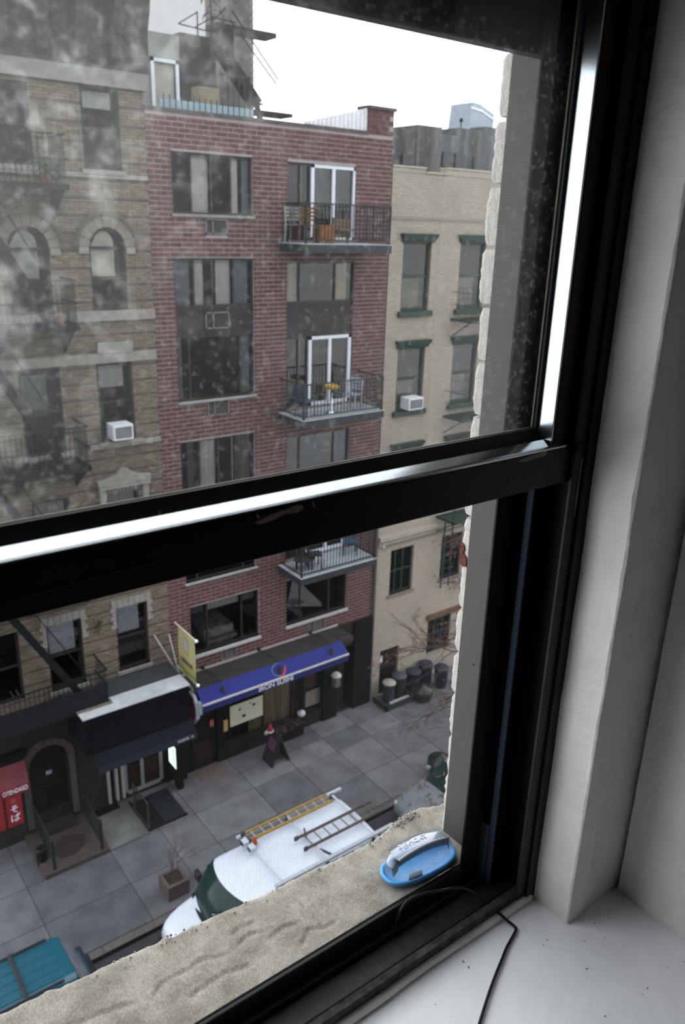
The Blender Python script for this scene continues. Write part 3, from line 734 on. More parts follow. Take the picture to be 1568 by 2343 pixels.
# balconies
M_slab = pm('pale balcony floor', (.27, .30, .33), .7, .12, 5); M_slabedge = pm('charcoal slab edge', (.020, .024, .027), .6, .2, 6); M_rail = pm('black railing', (.012, .014, .015), .5)
BX0, BX1, BY = 12.50, 15.47, 18.22
def balcony(zt):
    s = MB(); s.box(BX0, BX1, BY, YF, zt-.24, zt-.02)
    b = s.build('balcony', M_slabedge, red, bevel=.01)
    MB().box(BX0, BX1, BY, YF, zt-.02, zt).build('floor_slab', M_slab, b)
    h = MB(); p = .035
    for z in (zt+.09, zt+1.0): h.bar((BX0+.06, BY+.06, z), (BX1-.06, BY+.06, z), p, p); h.bar((BX0+.06, BY+.06, z), (BX0+.06, YF, z), p, p); h.bar((BX1-.06, BY+.06, z), (BX1-.06, YF, z), p, p)
    h.build('handrail', M_rail, b)
    for x in (BX0+.06, BX1-.06): MB().box(x-.025, x+.025, BY+.035, BY+.085, zt, zt+1.03).build('corner_post', M_rail, b)
    n = 24
    for k in range(1, n):
        x = BX0+.06+(BX1-BX0-.12)*k/n; MB().box(x-.009, x+.009, BY+.051, BY+.069, zt+.09, zt+1.0).build('baluster', M_rail, b)
    for k in range(1, 11):
        y = BY+.06+(YF-BY-.06)*k/11
        for x in (BX0+.06, BX1-.06): MB().box(x-.009, x+.009, y-.009, y+.009, zt+.09, zt+1.0).build('baluster', M_rail, b)
for zt in (16.02, 11.27, 6.39): balcony(zt)
MB().tube([(16.47, YF-.06, .1), (16.47, YF-.06, 9), (16.47, YF-.06, 6.2)][:2], .045, 8).build('downpipe', pm('grey downpipe', (.09, .085, .08), .6), red)
# storefront base
M_black = pm('black granite pier', (.005, .005, .0055), .4, .3, 4, spec=.12); M_storewood = pm('dark brown shopfront', (.018, .011, .009), .5, .3, 3)
b = MB(); b.box(10.18, 14.3, YF-.08, YF+.2, 0, .52); b.build('shop_base', pm('black shop base', (.008, .0085, .0095), .5, .4, 3), red)
for x0, x1, y in ((10.16, 10.40, YF-.05), (14.28, 14.88, YF-.16), (15.62, 16.42, YF-.12)): MB().box(x0, x1, y, YF+.4, 0, 3.5).build('pier', M_black, red, bevel=.01)
MB().box(RX0, RX1, YF-.02, YF+.4, 2.6, 3.52).build('shop_lintel', M_storewood, red)
window(red, 10.40, 13.13, .52, 2.6, (11.95,), fm=M_storewood, dep=.10, pane=M_pane)
window(red, 13.13, 14.28, .52, 2.6, (13.60,), fm=M_storewood, dep=.10, pane=M_pane)
f = window(red, 9.32, 10.16, .04, 2.6, (), (2.1,), fm=M_storewood, fw=.12, dep=.12, name='shop_door')
MB().box(9.42, 10.06, YF+.085, YF+.11, .1, .9).build('door_panel', M_storewood, f)
MB().box(9.96, 10.10, YF+.02, YF+.05, 1.38, 1.62).build('pink_sticker', pm('pink sticker', (.35, .10, .12), .7), f)
MB().box(RX0, 9.32, YF-.02, YF+.4, 0, 2.6).build('pier', M_black, red)
MB().box(10.69, 11.92, YF+.02, YF+.035, 1.08, 1.85).build('poster', pm('cream poster', (.48, .48, .38), .7, .06, 6), red)
ps = MB()
for x, z, r in ((11.05, 1.62, .05), (11.58, 1.62, .06), (11.2, 1.33, .07), (11.45, 1.72, .03)): ps.lathe((0, 0, 0), [(.001, 0), (r, 0)], 10); n = 20; ps.v[-n:] = [(x+p[0]*1.0, YF+.018, z+p[1]*.8) for p in ps.v[-n:]]
ps.build('poster_print', pm('brown print', (.12, .09, .05), .8), red)
for k in range(17):                                      # reed blind
    x = 11.44+k*.10; MB().box(x, x+.088, YF+.14, YF+.155, .54 if x < 13 else .6, 1.95 if x > 11.9 else 1.1).build('blind_slat', pm('tan reed blind', (.30, .25, .16), .8, .35, 2, stretch=(6, 1, .3)) if k == 0 else bpy.data.materials['tan reed blind'], red)
MB().box(13.65, 14.25, YF+.03, YF+.045, .70, 1.32).build('notice', pm('grey notice', (.12, .13, .13), .7), red)
MB().box(13.88, 14.0, YF+.02, YF+.03, .95, 1.12).build('notice_mark', pm('orange mark', (.30, .15, .04), .7), red)
MB().box(13.64, 14.24, YF+.16, YF+.18, 1.33, 2.0).build('brown_panel', pm('brown panel', (.10, .06, .035), .7), red)
MB().box(10.43, 10.58, YF-.01, YF+.02, 1.02, 1.44).build('yellow_menu', pm('yellow menu card', (.42, .30, .08), .7), red)
MB().box(14.90, 15.62, YF+.45, YF+.5, 0, 2.6).build('entrance_door', pm('brown entrance', (.07, .055, .05), .6, .3, 2), red)
MB().box(14.92, 15.50, YF+.41, YF+.45, .1, .8).build('entrance_kickplate', pm('red brown panel', (.075, .04, .035), .5), red)
# flat canopy over the shop and the blue awning in front of it
M_canopy = pm('tarred canopy felt', (.026, .024, .0225), .9, .2, 4)
MB().box(8.98, 14.9, 18.55, YF, 3.40, 3.55).build('canopy', M_canopy, red)
fl = MB(); fl.box(9.0, 14.9, YF-.03, YF-.015, 3.55, 3.62); fl.build('flashing', pm('pale flashing', (.32, .28, .28), .7), red)
M_blue = pm('blue awning canvas', (.011, .016, .125), .75, .06, 3); M_bluev = pm('blue awning valance', (.010, .014, .09), .75, .06, 3)
aw = thing('awning', 'blue canvas awning with a white stripe and shop lettering', 'awning', (11.7, 18.3, 2.97))
AX0, AX1 = 9.07, 14.42
MB().add([(AX0, 18.56, 3.56), (14.38, 18.56, 3.56), (AX1, 18.20, 3.235), (AX0, 18.20, 3.235), (AX0, 18.57, 3.54), (14.38, 18.57, 3.54), (AX1, 18.22, 3.21), (AX0, 18.22, 3.21)], [(0, 1, 2, 3), (7, 6, 5, 4), (0, 3, 7, 4), (1, 5, 6, 2)]).build('canopy_cloth', M_blue, aw)
MB().box(AX0, AX1, 18.195, 18.205, 2.965, 3.19).build('valance', M_bluev, aw)
s = MB(); s.prism([(AX0, 18.2, 3.21), (AX0, 18.56, 3.56), (AX0, 19.45, 3.56), (AX0, 19.45, 2.965), (AX0, 18.2, 2.965)], (.012, 0, 0)); s.prism([(AX1-.02, 18.2, 3.21), (14.38, 18.56, 3.56), (14.38, 19.45, 3.56), (14.38, 19.45, 2.965), (AX1-.02, 18.2, 2.965)], (.012, 0, 0))
s.build('end_cloth', M_bluev, aw)
MB().box(AX0-.005, AX1+.01, 18.175, 18.205, 3.185, 3.245).build('white_stripe', pm('white stripe', (.42, .41, .41), .6), aw)
M_letter = pm('white lettering', (.60, .62, .68), .6)
text('lettering', 'IRON SUSHI', .235, M_letter, aw, frame_m((11.60, 18.192, 3.075), (1, 0, 0), (0, 0, 1)), .002, 1.02)
text('street_number', '212', .24, M_letter, aw, frame_m((9.062, 18.62, 3.08), (0, -1, 0), (0, 0, 1)), .003, 1.1)
# emblem on the slope: pale green ring, orange red swoosh
sl_ = Vector((0, -.36, -.325)).normalized(); on = lambda u, v: Vector((11.82+u, 18.38, 3.40))+sl_*v+Vector((0, -.006, .006))
ring = MB(); ring.tube([on(.25*math.cos(t), .20*math.sin(t)) for t in [PI*.55+PI*1.1*k/20 for k in range(21)]], .014, 5); ring.build('emblem_ring', pm('pale green ring', (.10, .18, .22), .7), aw)
ring = MB(); ring.tube([on(.23*math.cos(t)+.02, .19*math.sin(t)) for t in [-PI*.35+PI*.8*k/20 for k in range(21)]], .008, 5); ring.build('emblem_ring', pm('dim blue ring', (.05, .08, .25), .7), aw)
ring = MB(); ring.tube([on(-.08+.34*t+.0*t, .21-.30*t-.10*math.sin(PI*t)*-1) for t in [k/16 for k in range(17)]], [.012+.022*math.sin(PI*k/16) for k in range(17)], 6); ring.build('emblem_swoosh', pm('orange red swoosh', (.42, .035, .02), .6), aw)
# gooseneck lamps over the awning
for x in (9.75, 11.75, 13.75):
    gnl = thing('awning_lamp', {9.75: 'dark gooseneck lamp over the left part of the blue awning', 11.75: 'dark gooseneck lamp beside the emblem on the blue awning', 13.75: 'dark gooseneck lamp over the right end of the blue awning'}[x], 'lamp', (x, YF, 3.6), 'lamps over the blue awning')
    MB().tube([(x, YF-.02, 3.63), (x+.02, YF-.25, 3.66), (x+.06, 18.7, 3.68), (x+.08, 18.42, 3.62), (x+.08, 18.36, 3.52)], .014, 6).build('arm', M_rail, gnl)
    MB().lathe((x+.08, 18.35, 3.36), [(.10, 0), (.09, .03), (.05, .10), (.03, .17), (.001, .18)], 12).build('shade', M_rail, gnl)
    MB().box(x-.05, x+.05, YF-.05, YF, 3.58, 3.68).build('base', M_rail, gnl)
lamp = thing('wall_lamp', 'grey hooded lantern on the black pier right of the shop window', 'lamp', (14.66, 19.2, 2.0))
MB().box(14.58, 14.80, 19.06, 19.30, 1.40, 1.80).build('body', pm('grey lantern glass', (.10, .09, .085), .4), lamp, bevel=.01)
MB().lathe((14.69, 19.18, 1.80), [(.19, 0), (.17, .05), (.09, .12), (.001, .14)], 14).build('hood', pm('grey lamp hood', (.34, .36, .38), .5), lamp)
MB().box(14.64, 14.74, 19.28, 19.36, 1.55, 1.65).build('bracket', M_rail, lamp)

# ------------------------------------------------------------------ tan tenement on the left
M_tanbrick = brickmat('tan brick', (.105, .085, .066), (.17, .143, .112), (.135, .11, .085), .24, .066, grime=(.06, .052, .045), g=.55)
M_tanmortar = pm('dark rustication joint', (.075, .060, .050), .9, .2, 4)
M_limestone = pm('pale limestone', (.19, .18, .168), .85, .15, 6)
ten = thing('tenement', 'tan brick tenement with banded brickwork, arched windows and a heavy dark cornice', 'building', (5.9, YF, 0))
TX0, TX1 = 2.2, 8.745
tops = [(7.22, 8.13, 17.55, 19.30), (5.22, 6.08, 17.55, 19.20), (7.15, 8.06, 11.10, 13.08), (5.24, 6.23, 10.95, 13.06), (7.15, 8.08, 7.70, 9.82), (5.25, 6.18, 7.70, 9.78),
        (7.17, 8.09, 4.36, 6.36), (5.26, 6.20, 4.36, 6.36), (3.40, 4.56, 4.40, 6.42), (3.3, 4.2, 7.7, 9.8), (3.3, 4.2, 11.0, 13.06)]
tarch = [(7.18, 8.07, 14.38, 15.86), (5.30, 6.24, 14.34, 15.82)]
facade(ten, TX0, TX1, 4.0, 19.30, tops, .235, .0655, .010, M_tanbrick, M_tanmortar, relief=.016, skip=lambda i: i % 6 == 5, arches=tarch, seed=4, jitter=.004)
interior(ten, TX0+.2, TX1-.2, .0, 19.2, (.06, 3.9, 7.2, 10.6, 13.9, 17.2))
bk = MB(); bk.box(TX0, TX1, YF+.3, YF+9, 19.3, 19.6); bk.box(TX0, TX0+.2, YF+.03, YF+9, 0, 19.4); bk.box(TX1-.2, TX1-.002, YF+.04, YF+9, 0, 19.6); bk.box(TX0, TX1, YF+8.8, YF+9, 0, 19.5)
bk.build('side_wall', M_tanmortar, ten)
def tband(z0, z1, x0=TX0, x1=TX1, out=.05, m=None, name='stone_band'): MB().box(x0, x1, YF-out, YF+.02, z0, z1).build(name, m or M_limestone, ten, bevel=.01)
tband(17.37, 17.47); tband(14.13, 14.37, 6.55, TX1, .08); tband(14.13, 14.33, TX0, 6.45, .06); tband(13.10, 13.34); tband(10.92, 11.05, 6.82, TX1, .07); tband(10.85, 10.95, 5.0, 6.4, .06)
tband(16.92, 16.99, out=.02, m=M_tanmortar, name='string_course')
MB().box(7.20, 8.10, YF-.06, YF+.02, 13.34, 13.62).build('lintel', M_limestone, ten)
MB().box(7.05, 8.25, YF-.10, YF+.05, 11.0, 11.08).build('sill', M_limestone, ten)
for a, b, z in ((7.10, 8.15, 4.36), (5.2, 6.26, 4.36), (7.1, 8.14, 7.7), (5.2, 6.24, 7.7), (7.15, 8.2, 17.55), (5.15, 6.15, 17.55)): MB().box(a, b, YF-.07, YF+.08, z-.10, z).build('sill', M_limestone, ten)
# voussoirs and hood blocks of the arched windows, stone by stone
M_vous = pm('pinkish voussoir stone', (.155, .132, .118), .85, .2, 3)
for a, b, c, zs in tarch:
    r = (b-a)/2; xc = (a+b)/2; n = 9
    for k in range(n):
        t0, t1 = PI*k/n+.012, PI*(k+1)/n-.012
        ro = r+.27+(.12 if k == n//2 else 0)
        MB().prism([(xc+r*math.cos(t0), YF-.05, zs+r*math.sin(t0)), (xc+ro*math.cos(t0), YF-.05, zs+ro*math.sin(t0)), (xc+ro*math.cos((t0+t1)/2), YF-.05, zs+ro*math.sin((t0+t1)/2)), (xc+ro*math.cos(t1), YF-.05, zs+ro*math.sin(t1)), (xc+r*math.cos(t1), YF-.05, zs+r*math.sin(t1))], (0, .07, 0)).build('voussoir', M_vous, ten)
    for k in range(n):
        t0, t1 = PI*k/n, PI*(k+1)/n; ro = r+.27; r2 = r+.36
        MB().prism([(xc+q*math.cos(t), YF-.09, zs+q*math.sin(t)) for q, t in ((ro, t0), (r2, t0), (r2, t1), (ro, t1))], (0, .1, 0)).build('hood_mould', M_tanmortar, ten)
    for x in (a-.25, b+.02): MB().box(x, x+.23, YF-.045, YF+.02, zs-.16, zs-.005).build('impost_block', M_limestone, ten)
# cornice: heavy sheet metal with brackets
M_cornice = pm('weathered dark cornice metal', (.024, .024, .022), .75, .5, 5, c2=(.06, .06, .053))
MB().box(TX0, TX1+.06, YF-.10, YF+.3, 19.30, 19.66).build('frieze_band', pm('pale frieze', (.16, .16, .15), .8, .15, 4), ten)
cr = MB()
prof = [(YF+.3, 19.66), (YF-.12, 19.66), (YF-.16, 19.95), (YF-.18, 20.5), (YF-.34, 20.9), (YF-.40, 21.2), (YF-.75, 21.35), (YF-.80, 21.65), (YF-.95, 21.95), (YF+.3, 22.0)]
cr.prism([(TX0, y, z) for y, z in prof], (TX1+.10-TX0, 0, 0)); cr.build('cornice', M_cornice, ten)
for k in range(7):
    x = 3.0+k*.82
    MB().prism([(x, YF-.16, 19.75), (x, YF-.30, 19.85), (x, YF-.36, 20.3), (x, YF-.62, 20.9), (x, YF-.72, 21.33), (x, YF-.16, 21.33)], (.24, 0, 0)).build('cornice_bracket', M_cornice, ten, bevel=.02)
    for j in (0, 1):
        o = MB().lathe(ten.location, [(.001, 0), (.10, .0), (.12, .03), (.06, .05), (.001, .055)], 12).build('rosette', M_cornice, ten)
        o.rotation_euler = (PI/2, 0, 0); o.location = Vector((x+.45+.2*j, YF-.17, 20.35))-ten.location
# windows
M_shade = pm('cream roller shade', (.66, .66, .60), .8, .06, 5); M_lace = pm('lace curtain', (.50, .56, .66), .8, .3, 8, stretch=(10, 1, 1)); M_greyshade = pm('grey white shade', (.55, .58, .60), .8, .08, 5)
def tsash(x0, x1, z0, z1, cur=(), fm=None): return window(ten, x0, x1, z0, z1, (), ((z0+z1)/2,), fm=fm, fw=.06, dep=.15, curtains=cur)
tsash(7.22, 8.13, 17.55, 19.30, [(7.35, 8.0, 18.85, 19.2, M_greyshade)])
tsash(5.22, 6.08, 17.55, 19.20); tsash(3.3, 4.2, 7.7, 9.8); tsash(3.3, 4.2, 11.0, 13.06)
tsash(7.15, 8.06, 11.10, 13.08, [(7.22, 7.9, 12.45, 13.02, M_greyshade)])
tsash(5.24, 6.23, 10.95, 13.06, [(5.35, 5.95, 11.9, 12.9, pm('dim blue shade', (.25, .30, .30), .8))])
tsash(7.15, 8.08, 7.70, 9.82, [(7.25, 7.98, 9.0, 9.76, pm('lilac shade', (.42, .42, .46), .8))]); tsash(5.25, 6.18, 7.70, 9.78, [(5.3, 6.1, 9.1, 9.72, bpy.data.materials['lilac shade'])])
tsash(7.17, 8.09, 4.36, 6.36, [(7.22, 7.9, 5.45, 6.3, M_lace)]); tsash(5.26, 6.20, 4.36, 6.36, [(5.3, 6.05, 5.4, 6.3, M_lace)]); tsash(3.40, 4.56, 4.40, 6.42)
for (a, b, c, zs), sh in zip(tarch, (M_shade, pm('pale blue shade', (.46, .50, .50), .8))):
    r = (b-a)/2; xc = (a+b)/2; n = 14
    f = tsash(a, b, c, zs)
    ar = MB(); arc = [(xc+q*math.cos(PI*k/n), zs+q*math.sin(PI*k/n)) for q in (r, r-.08) for k in range(n+1)]
    for k in range(n):
        p, q, u, v = arc[k], arc[k+1], arc[n+1+k+1], arc[n+1+k]
        ar.prism([(p[0], YF+.09, p[1]), (q[0], YF+.09, q[1]), (u[0], YF+.09, u[1]), (v[0], YF+.09, v[1])], (0, .06, 0))
    ar.build('arched_head', M_darkframe, f)
    MB().quad(*[(xc+(r-.04)*math.cos(PI*k/n), YF+.13, zs+(r-.04)*math.sin(PI*k/n)) for k in range(n+1)]).build('pane', M_pane, f)
    hh = (zs-c)/2
    MB().quad((a+.06, YF+.17, c+hh+.05), (b-.22, YF+.17, c+hh+.05), (b-.22, YF+.17, zs+.02), *[(xc-.02+(r-.2)*math.cos(PI*k/10), YF+.17, zs+.05+(r-.14)*math.sin(PI*k/10)) for k in range(1, 10)], (a+.08, YF+.17, zs+.02)).build('shade', sh, f)
# pediment over the second floor window
pd = MB(); P = [(6.93, 9.93), (8.36, 9.93), (8.38, 10.10), (8.12, 10.12), (7.88, 10.20), (7.75, 10.33), (7.64, 10.36), (7.53, 10.33), (7.40, 10.20), (7.16, 10.12), (6.90, 10.10)]
pd.prism([(x, YF-.14, z) for x, z in P], (0, .16, 0)); pd.build('pediment', M_limestone, ten, bevel=.015)
MB().box(6.95, 8.34, YF-.17, YF+.02, 9.85, 9.93).build('pediment_base', M_limestone, ten)
for x in (6.96, 8.14): MB().box(x, x+.17, YF-.11, YF+.02, 9.45, 9.86).build('console', M_limestone, ten, bevel=.02)
for k in range(9): MB().box(7.18+k*.105, 7.18+k*.105+.085, YF-.03, YF+.02, 9.70, 9.84).build('lintel_brick', M_limestone, ten)
# pale window surrounds on the first floor: toothed quoin blocks
for a, b in ((7.17, 8.09), (5.26, 6.20)):
    for k in range(7): MB().box(a-.12+k*(b-a+.24)/7+.006, a-.12+(k+1)*(b-a+.24)/7-.006, YF-.035, YF+.03, 6.36, 6.60).build('lintel_brick', M_limestone, ten)
    for k in range(5):
        w_ = .10 if k % 2 else .16
        MB().box(b, b+w_, YF-.03, YF+.03, 5.75+k*.125, 5.75+k*.125+.115).build('quoin', M_limestone, ten); MB().box(a-w_, a, YF-.03, YF+.03, 5.75+k*.125, 5.75+k*.125+.115).build('quoin', M_limestone, ten)
# brownstone ground floor and the arched door
M_brown = pm('dark brownstone', (.018, .0135, .012), .85, .35, 3); M_browndoor = pm('dark brown door', (.014, .007, .005), .5, .3, 3)
g = MB(); g.box(TX0, 4.42, YF-.03, YF+.3, 0, 4.0); g.box(5.47, 6.5, YF-.03, YF+.3, 0, 4.0); g.box(4.42, 5.47, YF-.03, YF+.3, 2.95, 4.0); g.box(6.5, 8.76, YF-.01, YF+.3, 2.0, 4.0)
n = 12; r = .525; xc = 4.945; zs = 2.30
for k in range(n):
    t0, t1 = PI*k/n, PI*(k+1)/n
    g.prism([(xc+r*math.cos(t0), YF-.03, zs+r*math.sin(t0)), (xc+r*math.cos(t0), YF-.03, 2.96), (xc+r*math.cos(t1), YF-.03, 2.96), (xc+r*math.cos(t1), YF-.03, zs+r*math.sin(t1))], (0, .33, 0))
g.build('ground_floor_wall', M_brown, ten)
for k in range(9):
    t0, t1 = PI*k/9+.01, PI*(k+1)/9-.01
    MB().prism([(xc+q*math.cos(t), YF-.10, zs+q*math.sin(t)) for q, t in ((r, t0), (r+.20, t0), (r+.20, t1), (r, t1))], (0, .1, 0)).build('voussoir', pm('brown voussoir', (.055, .042, .038), .85, .2, 3) if k == 0 else bpy.data.materials['brown voussoir'], ten)
for x in (4.22, 5.49): MB().box(x, x+.16, YF-.12, YF, .3, 2.30).build('door_pilaster', pm('grey pilaster', (.05, .05, .048), .8, .15, 4) if x < 5 else bpy.data.materials['grey pilaster'], ten, bevel=.02)
dr = MB(); dr.box(4.44, 5.46, YF+.32, YF+.38, .42, 2.95); dd = dr.build('entrance_door', M_browndoor, ten)
for x in (4.50, 4.97):
    for z0, z1 in ((.55, 1.25), (1.35, 2.2)): MB().box(x, x+.42, YF+.295, YF+.325, z0, z1).build('door_panel', M_browndoor, dd, bevel=.02)
MB().box(4.92, 5.08, YF+.28, YF+.30, 1.62, 1.74).build('painted_glint', pm('painted glass glint', (.35, .45, .55), .2), dd)  # glint of light painted on as a small pale plate
for k in range(3): MB().box(4.44, 5.46, YF-.02+.1*k, YF+.4, .15*k+.0, .15*(k+1)).build('step', M_brown, ten)
# stoop landing in front of the door
M_stoop = pm('brown stoop paving', (.042, .032, .030), .85, .2, 4)
sp_ = MB().box(4.08, 5.83, 17.66, YF-.03, 0, .15).build('stoop', M_stoop, ten, bevel=.015)
MB().box(4.45, 5.45, 19.05, YF-.03, .15, .30).build('step', M_brown, sp_)
for x, lab in ((4.36, 0), (5.66, 1)):
    rl = MB(); ys = [17.76, 18.3, 18.85, 19.35]
    rl.bar((x, 17.76, .98), (x, 19.35, 1.25), .04, .04); rl.bar((x, 17.76, .30), (x, 19.35, .45), .03, .03)
    ro = rl.build('stoop_railing', M_rail, sp_)
for x in (4.36, 5.66):
    for k in range(13):
        y = 17.80+k*.125; MB().box(x-.01, x+.01, y-.01, y+.01, .30+.03*k/4, 1.0+.27*k/12).build('stoop_baluster', M_rail, sp_)
    MB().box(x-.035, x+.035, 17.72, 17.79, .15, 1.10).build('newel_post', M_rail, sp_)
mt = MB(); Pm = [(4.62, 18.05), (5.0, 17.98), (5.35, 18.2), (5.48, 18.55), (5.18, 18.75), (4.85, 18.80), (4.62, 18.55), (4.52, 18.3)]
tag(MB().prism([(x, y, .151) for x, y in Pm], (0, 0, .02)).build('brown_patch', pm('dark brown patch', (.022, .015, .014), .95, .2, 20)), 'dark brown patch on the stoop in front of the arched door', 'mat')  # flat irregular dark brown patch lying on the landing
# shop recess right of the door
shopf = window(ten, 7.08, 8.32, .06, 2.0, (7.66,), (), fm=pm('pale shop frame', (.24, .25, .25), .5, .08, 5), fw=.09, dep=.14, name='shop_front', thick=.1)
MB().box(7.2, 8.22, YF+.22, YF+.24, .12, .95).build('wood_panel', pm('brown wood panel', (.10, .055, .032), .6, .25, 3, stretch=(8, 1, .5)), shopf)
MB().box(7.14, 7.36, YF+.09, YF+.10, 1.28, 1.52).build('white_card', pm('white card', (.34, .36, .36), .7), shopf)
q = MB().lathe(ten.location, [(.001, 0), (.2, 0), (.2, .02), (.001, .02)], 18).build('red_disc', pm('dark red disc', (.07, .012, .016), .7), shopf)
q.rotation_euler = (PI/2, 0, 0); q.location = Vector((7.68, YF+.08, 1.40))-ten.location
for x in (6.52, 6.76, 6.95): MB().box(x, x+.08, YF-.10, YF+.1, .1, 2.2).build('white_post', pm('grey white post', (.24, .25, .25), .6, .1, 4) if x < 6.6 else bpy.data.materials['grey white post'], ten)
MB().box(5.9, 6.5, YF+.02, YF+.1, 0, 2.2).build('dark_panel', M_black, ten)
MB().box(5.9, 8.74, YF+.4, YF+.45, 0, 2.3).build('shop_back', M_brown, ten)
MB().box(8.36, 8.74, YF-.05, YF+.1, 0, 2.3).build('shop_pier', M_black, ten)
# signboard box over that shop, pale flashing on top, navy awning under it
M_navy = pm('dark navy canvas', (.0045, .006, .010), .8, .15, 3, spec=.08); M_fascia = pm('black sign fascia', (.0026, .0032, .0045), .7, .35, 2, spec=.05)
sg = thing('sign_box', 'black fascia box with a pale metal top beside the blue awning', 'sign', (7.05, 18.7, 2.9))
MB().box(5.56, 8.60, 18.06, YF-.05, 3.02, 4.15).build('fascia', M_fascia, sg, bevel=.01)
MB().box(5.54, 8.62, 18.03, 18.69, 4.15, 4.18).build('white_flashing', pm('pale zinc flashing', (.30, .32, .335), .5, .12, 3, c2=(.37, .39, .41)), sg)
MB().box(5.56, 8.62, 18.69, YF-.04, 4.15, 4.22).build('grey_felt', pm('grey felt', (.030, .033, .036), .8, .1, 4), sg)
MB().box(5.52, 6.5, 18.36, 18.62, 4.18, 4.19).build('brown_stain', pm('rusty stain', (.10, .085, .07), .9, .3, 12), sg)
na = thing('shop_awning', 'dark navy shop awning under the black fascia box', 'awning', (7.25, 18.1, 2.5))
MB().add([(5.72, 18.10, 3.02), (8.66, 18.10, 3.02), (8.70, 17.88, 2.66), (5.80, 17.88, 2.66)], [(0, 3, 2, 1)]).build('slope', M_navy, na)
MB().box(5.80, 8.70, 17.87, 17.885, 2.47, 2.66).build('valance', pm('navy valance', (.010, .013, .026), .8), na)
vl = text('lettering', 'CUISINE  10', .12, pm('dull white letters', (.40, .44, .50), .7), na, frame_m((8.34, 17.862, 2.565), (1, 0, 0), (0, 0, 1)), .002, .8)
# backlit menu case on the pier
mc = thing('menu_case', 'tall black menu case with a brightly lit panel by the shop door', 'display case', (8.58, 19.0, 0))
MB().box(8.44, 8.78, 18.78, 19.36, .42, 1.95).build('case', M_black, mc, bevel=.01)
MB().box(8.425, 8.44, 18.83, 19.31, .88, 1.62).build('lit_panel', glow('menu light', (.80, 1, .92), 1.5), mc)
for k in range(5): MB().box(8.418, 8.425, 18.86 if k % 2 else 18.84, 19.05, .98+.12*k, 1.01+.12*k).build('menu_line', pm('menu print', (.10, .16, .10), .8) if k == 0 else bpy.data.materials['menu print'], mc)
MB().box(8.52, 8.70, 18.92, 19.20, 0, .42).build('post', M_black, mc)
# red awning and banners at the far left
M_redcan = pm('faded red canvas', (.085, .016, .022), .8, .15, 3); M_redban = pm('red banner cloth', (.17, .009, .014), .8, .1, 3)
ra = thing('red_awning', 'faded red awning with white lettering at the left edge', 'awning', (3.6, 18.6, 2.3))
MB().add([(2.6, 19.1, 2.86), (4.24, 19.1, 2.86), (4.16, 18.6, 2.50), (2.6, 18.6, 2.50)], [(0, 3, 2, 1)]).build('slope', M_redcan, ra)
MB().box(2.6, 4.16, 18.59, 18.605, 2.26, 2.50).build('valance', pm('red valance', (.13, .012, .02), .8), ra)
text('lettering', 'OTENDASO', .19, M_letter, ra, frame_m((3.81, 18.582, 2.385), (1, 0, 0), (0, 0, 1)), .002, .62)
for x0, x1, nm, lb in ((3.53, 3.93, 'banner', 'red cloth banner with white Japanese characters under the red awning'), (3.02, 3.47, 'banner', 'plain red cloth banner at the very left edge of the photo')):
    bb = thing(nm, lb, 'banner', ((x0+x1)/2, 18.58, 1.3))
    c = MB(); n = 8
    c.loft([[(x0+(x1-x0)*k/n, 18.575+.012*math.sin(k*1.1+z*2), z) for k in range(n+1)] for z in (1.33, 1.6, 1.9, 2.1, 2.27)], close=False)
    c.build('cloth', M_redban, bb, smooth=True)
    if x0 > 3.3:
        for ch, z, s_ in (('生', 2.12, .17), ('そ', 1.86, .25), ('ば', 1.58, .27)): text('character', ch, s_, M_letter if ch != '生' else pm('faded character', (.22, .10, .11), .8), bb, frame_m(((x0+x1)/2, 18.552, z), (1, 0, 0), (0, 0, 1)), .002)
MB().box(2.4, 4.35, YF-.25, YF, 2.88, 3.0).build('beam', M_black, ten)
for x, y in ((4.2, 18.3),): tag(MB().lathe((x, y, 0), [(.14, 0), (.16, .5), (.12, .55), (.001, .56)], 12).build('pot', M_black), 'small dark pot beside the red banner', 'pot')
# blade sign: red octagon in a pale rim on a bracket of green grey pipe
bl = thing('blade_sign', 'red octagonal hanging sign with a pale rim at the corner of the blue awning', 'sign', (8.85, 18.45, 2.7))
oc = lambda r, x: [(x, 18.42+r*math.cos(PI/8+PI*k/4), 3.13+1.28*r*math.sin(PI/8+PI*k/4)) for k in range(8)]
MB().prism(oc(.40, 8.80), (.10, 0, 0)).build('rim', pm('pale grey rim', (.20, .23, .25), .5), bl, bevel=.012)
MB().prism(oc(.33, 8.785), (.02, 0, 0)).build('face', pm('dark red face', (.11, .008, .012), .5, .1, 3), bl)
MB().box(8.78, 8.786, 18.25, 18.6, 3.10, 3.15).build('face_text', pm('dull red script', (.22, .06, .07), .6), bl)
MB().tube([(8.86, YF, 3.82), (8.86, 19.0, 3.82), (8.86, 18.42, 3.74), (8.86, 18.42, 3.58)], .035, 8).build('bracket', pm('green grey pipe', (.11, .15, .16), .5), bl)
MB().box(8.83, 8.97, 18.02, 18.16, 3.05, 3.45).build('spot_lamp', pm('grey lamp box', (.14, .18, .20), .5), bl)
for e in ((8.24, 19.46, 5.22), (8.70, 19.46, 5.10)): MB().tube([(8.86, 19.25, 3.80), e], .022, 6).build('stay_rod', pm('galvanised rod', (.33, .38, .42), .4) if 'galvanised rod' not in bpy.data.materials else bpy.data.materials['galvanised rod'], bl)
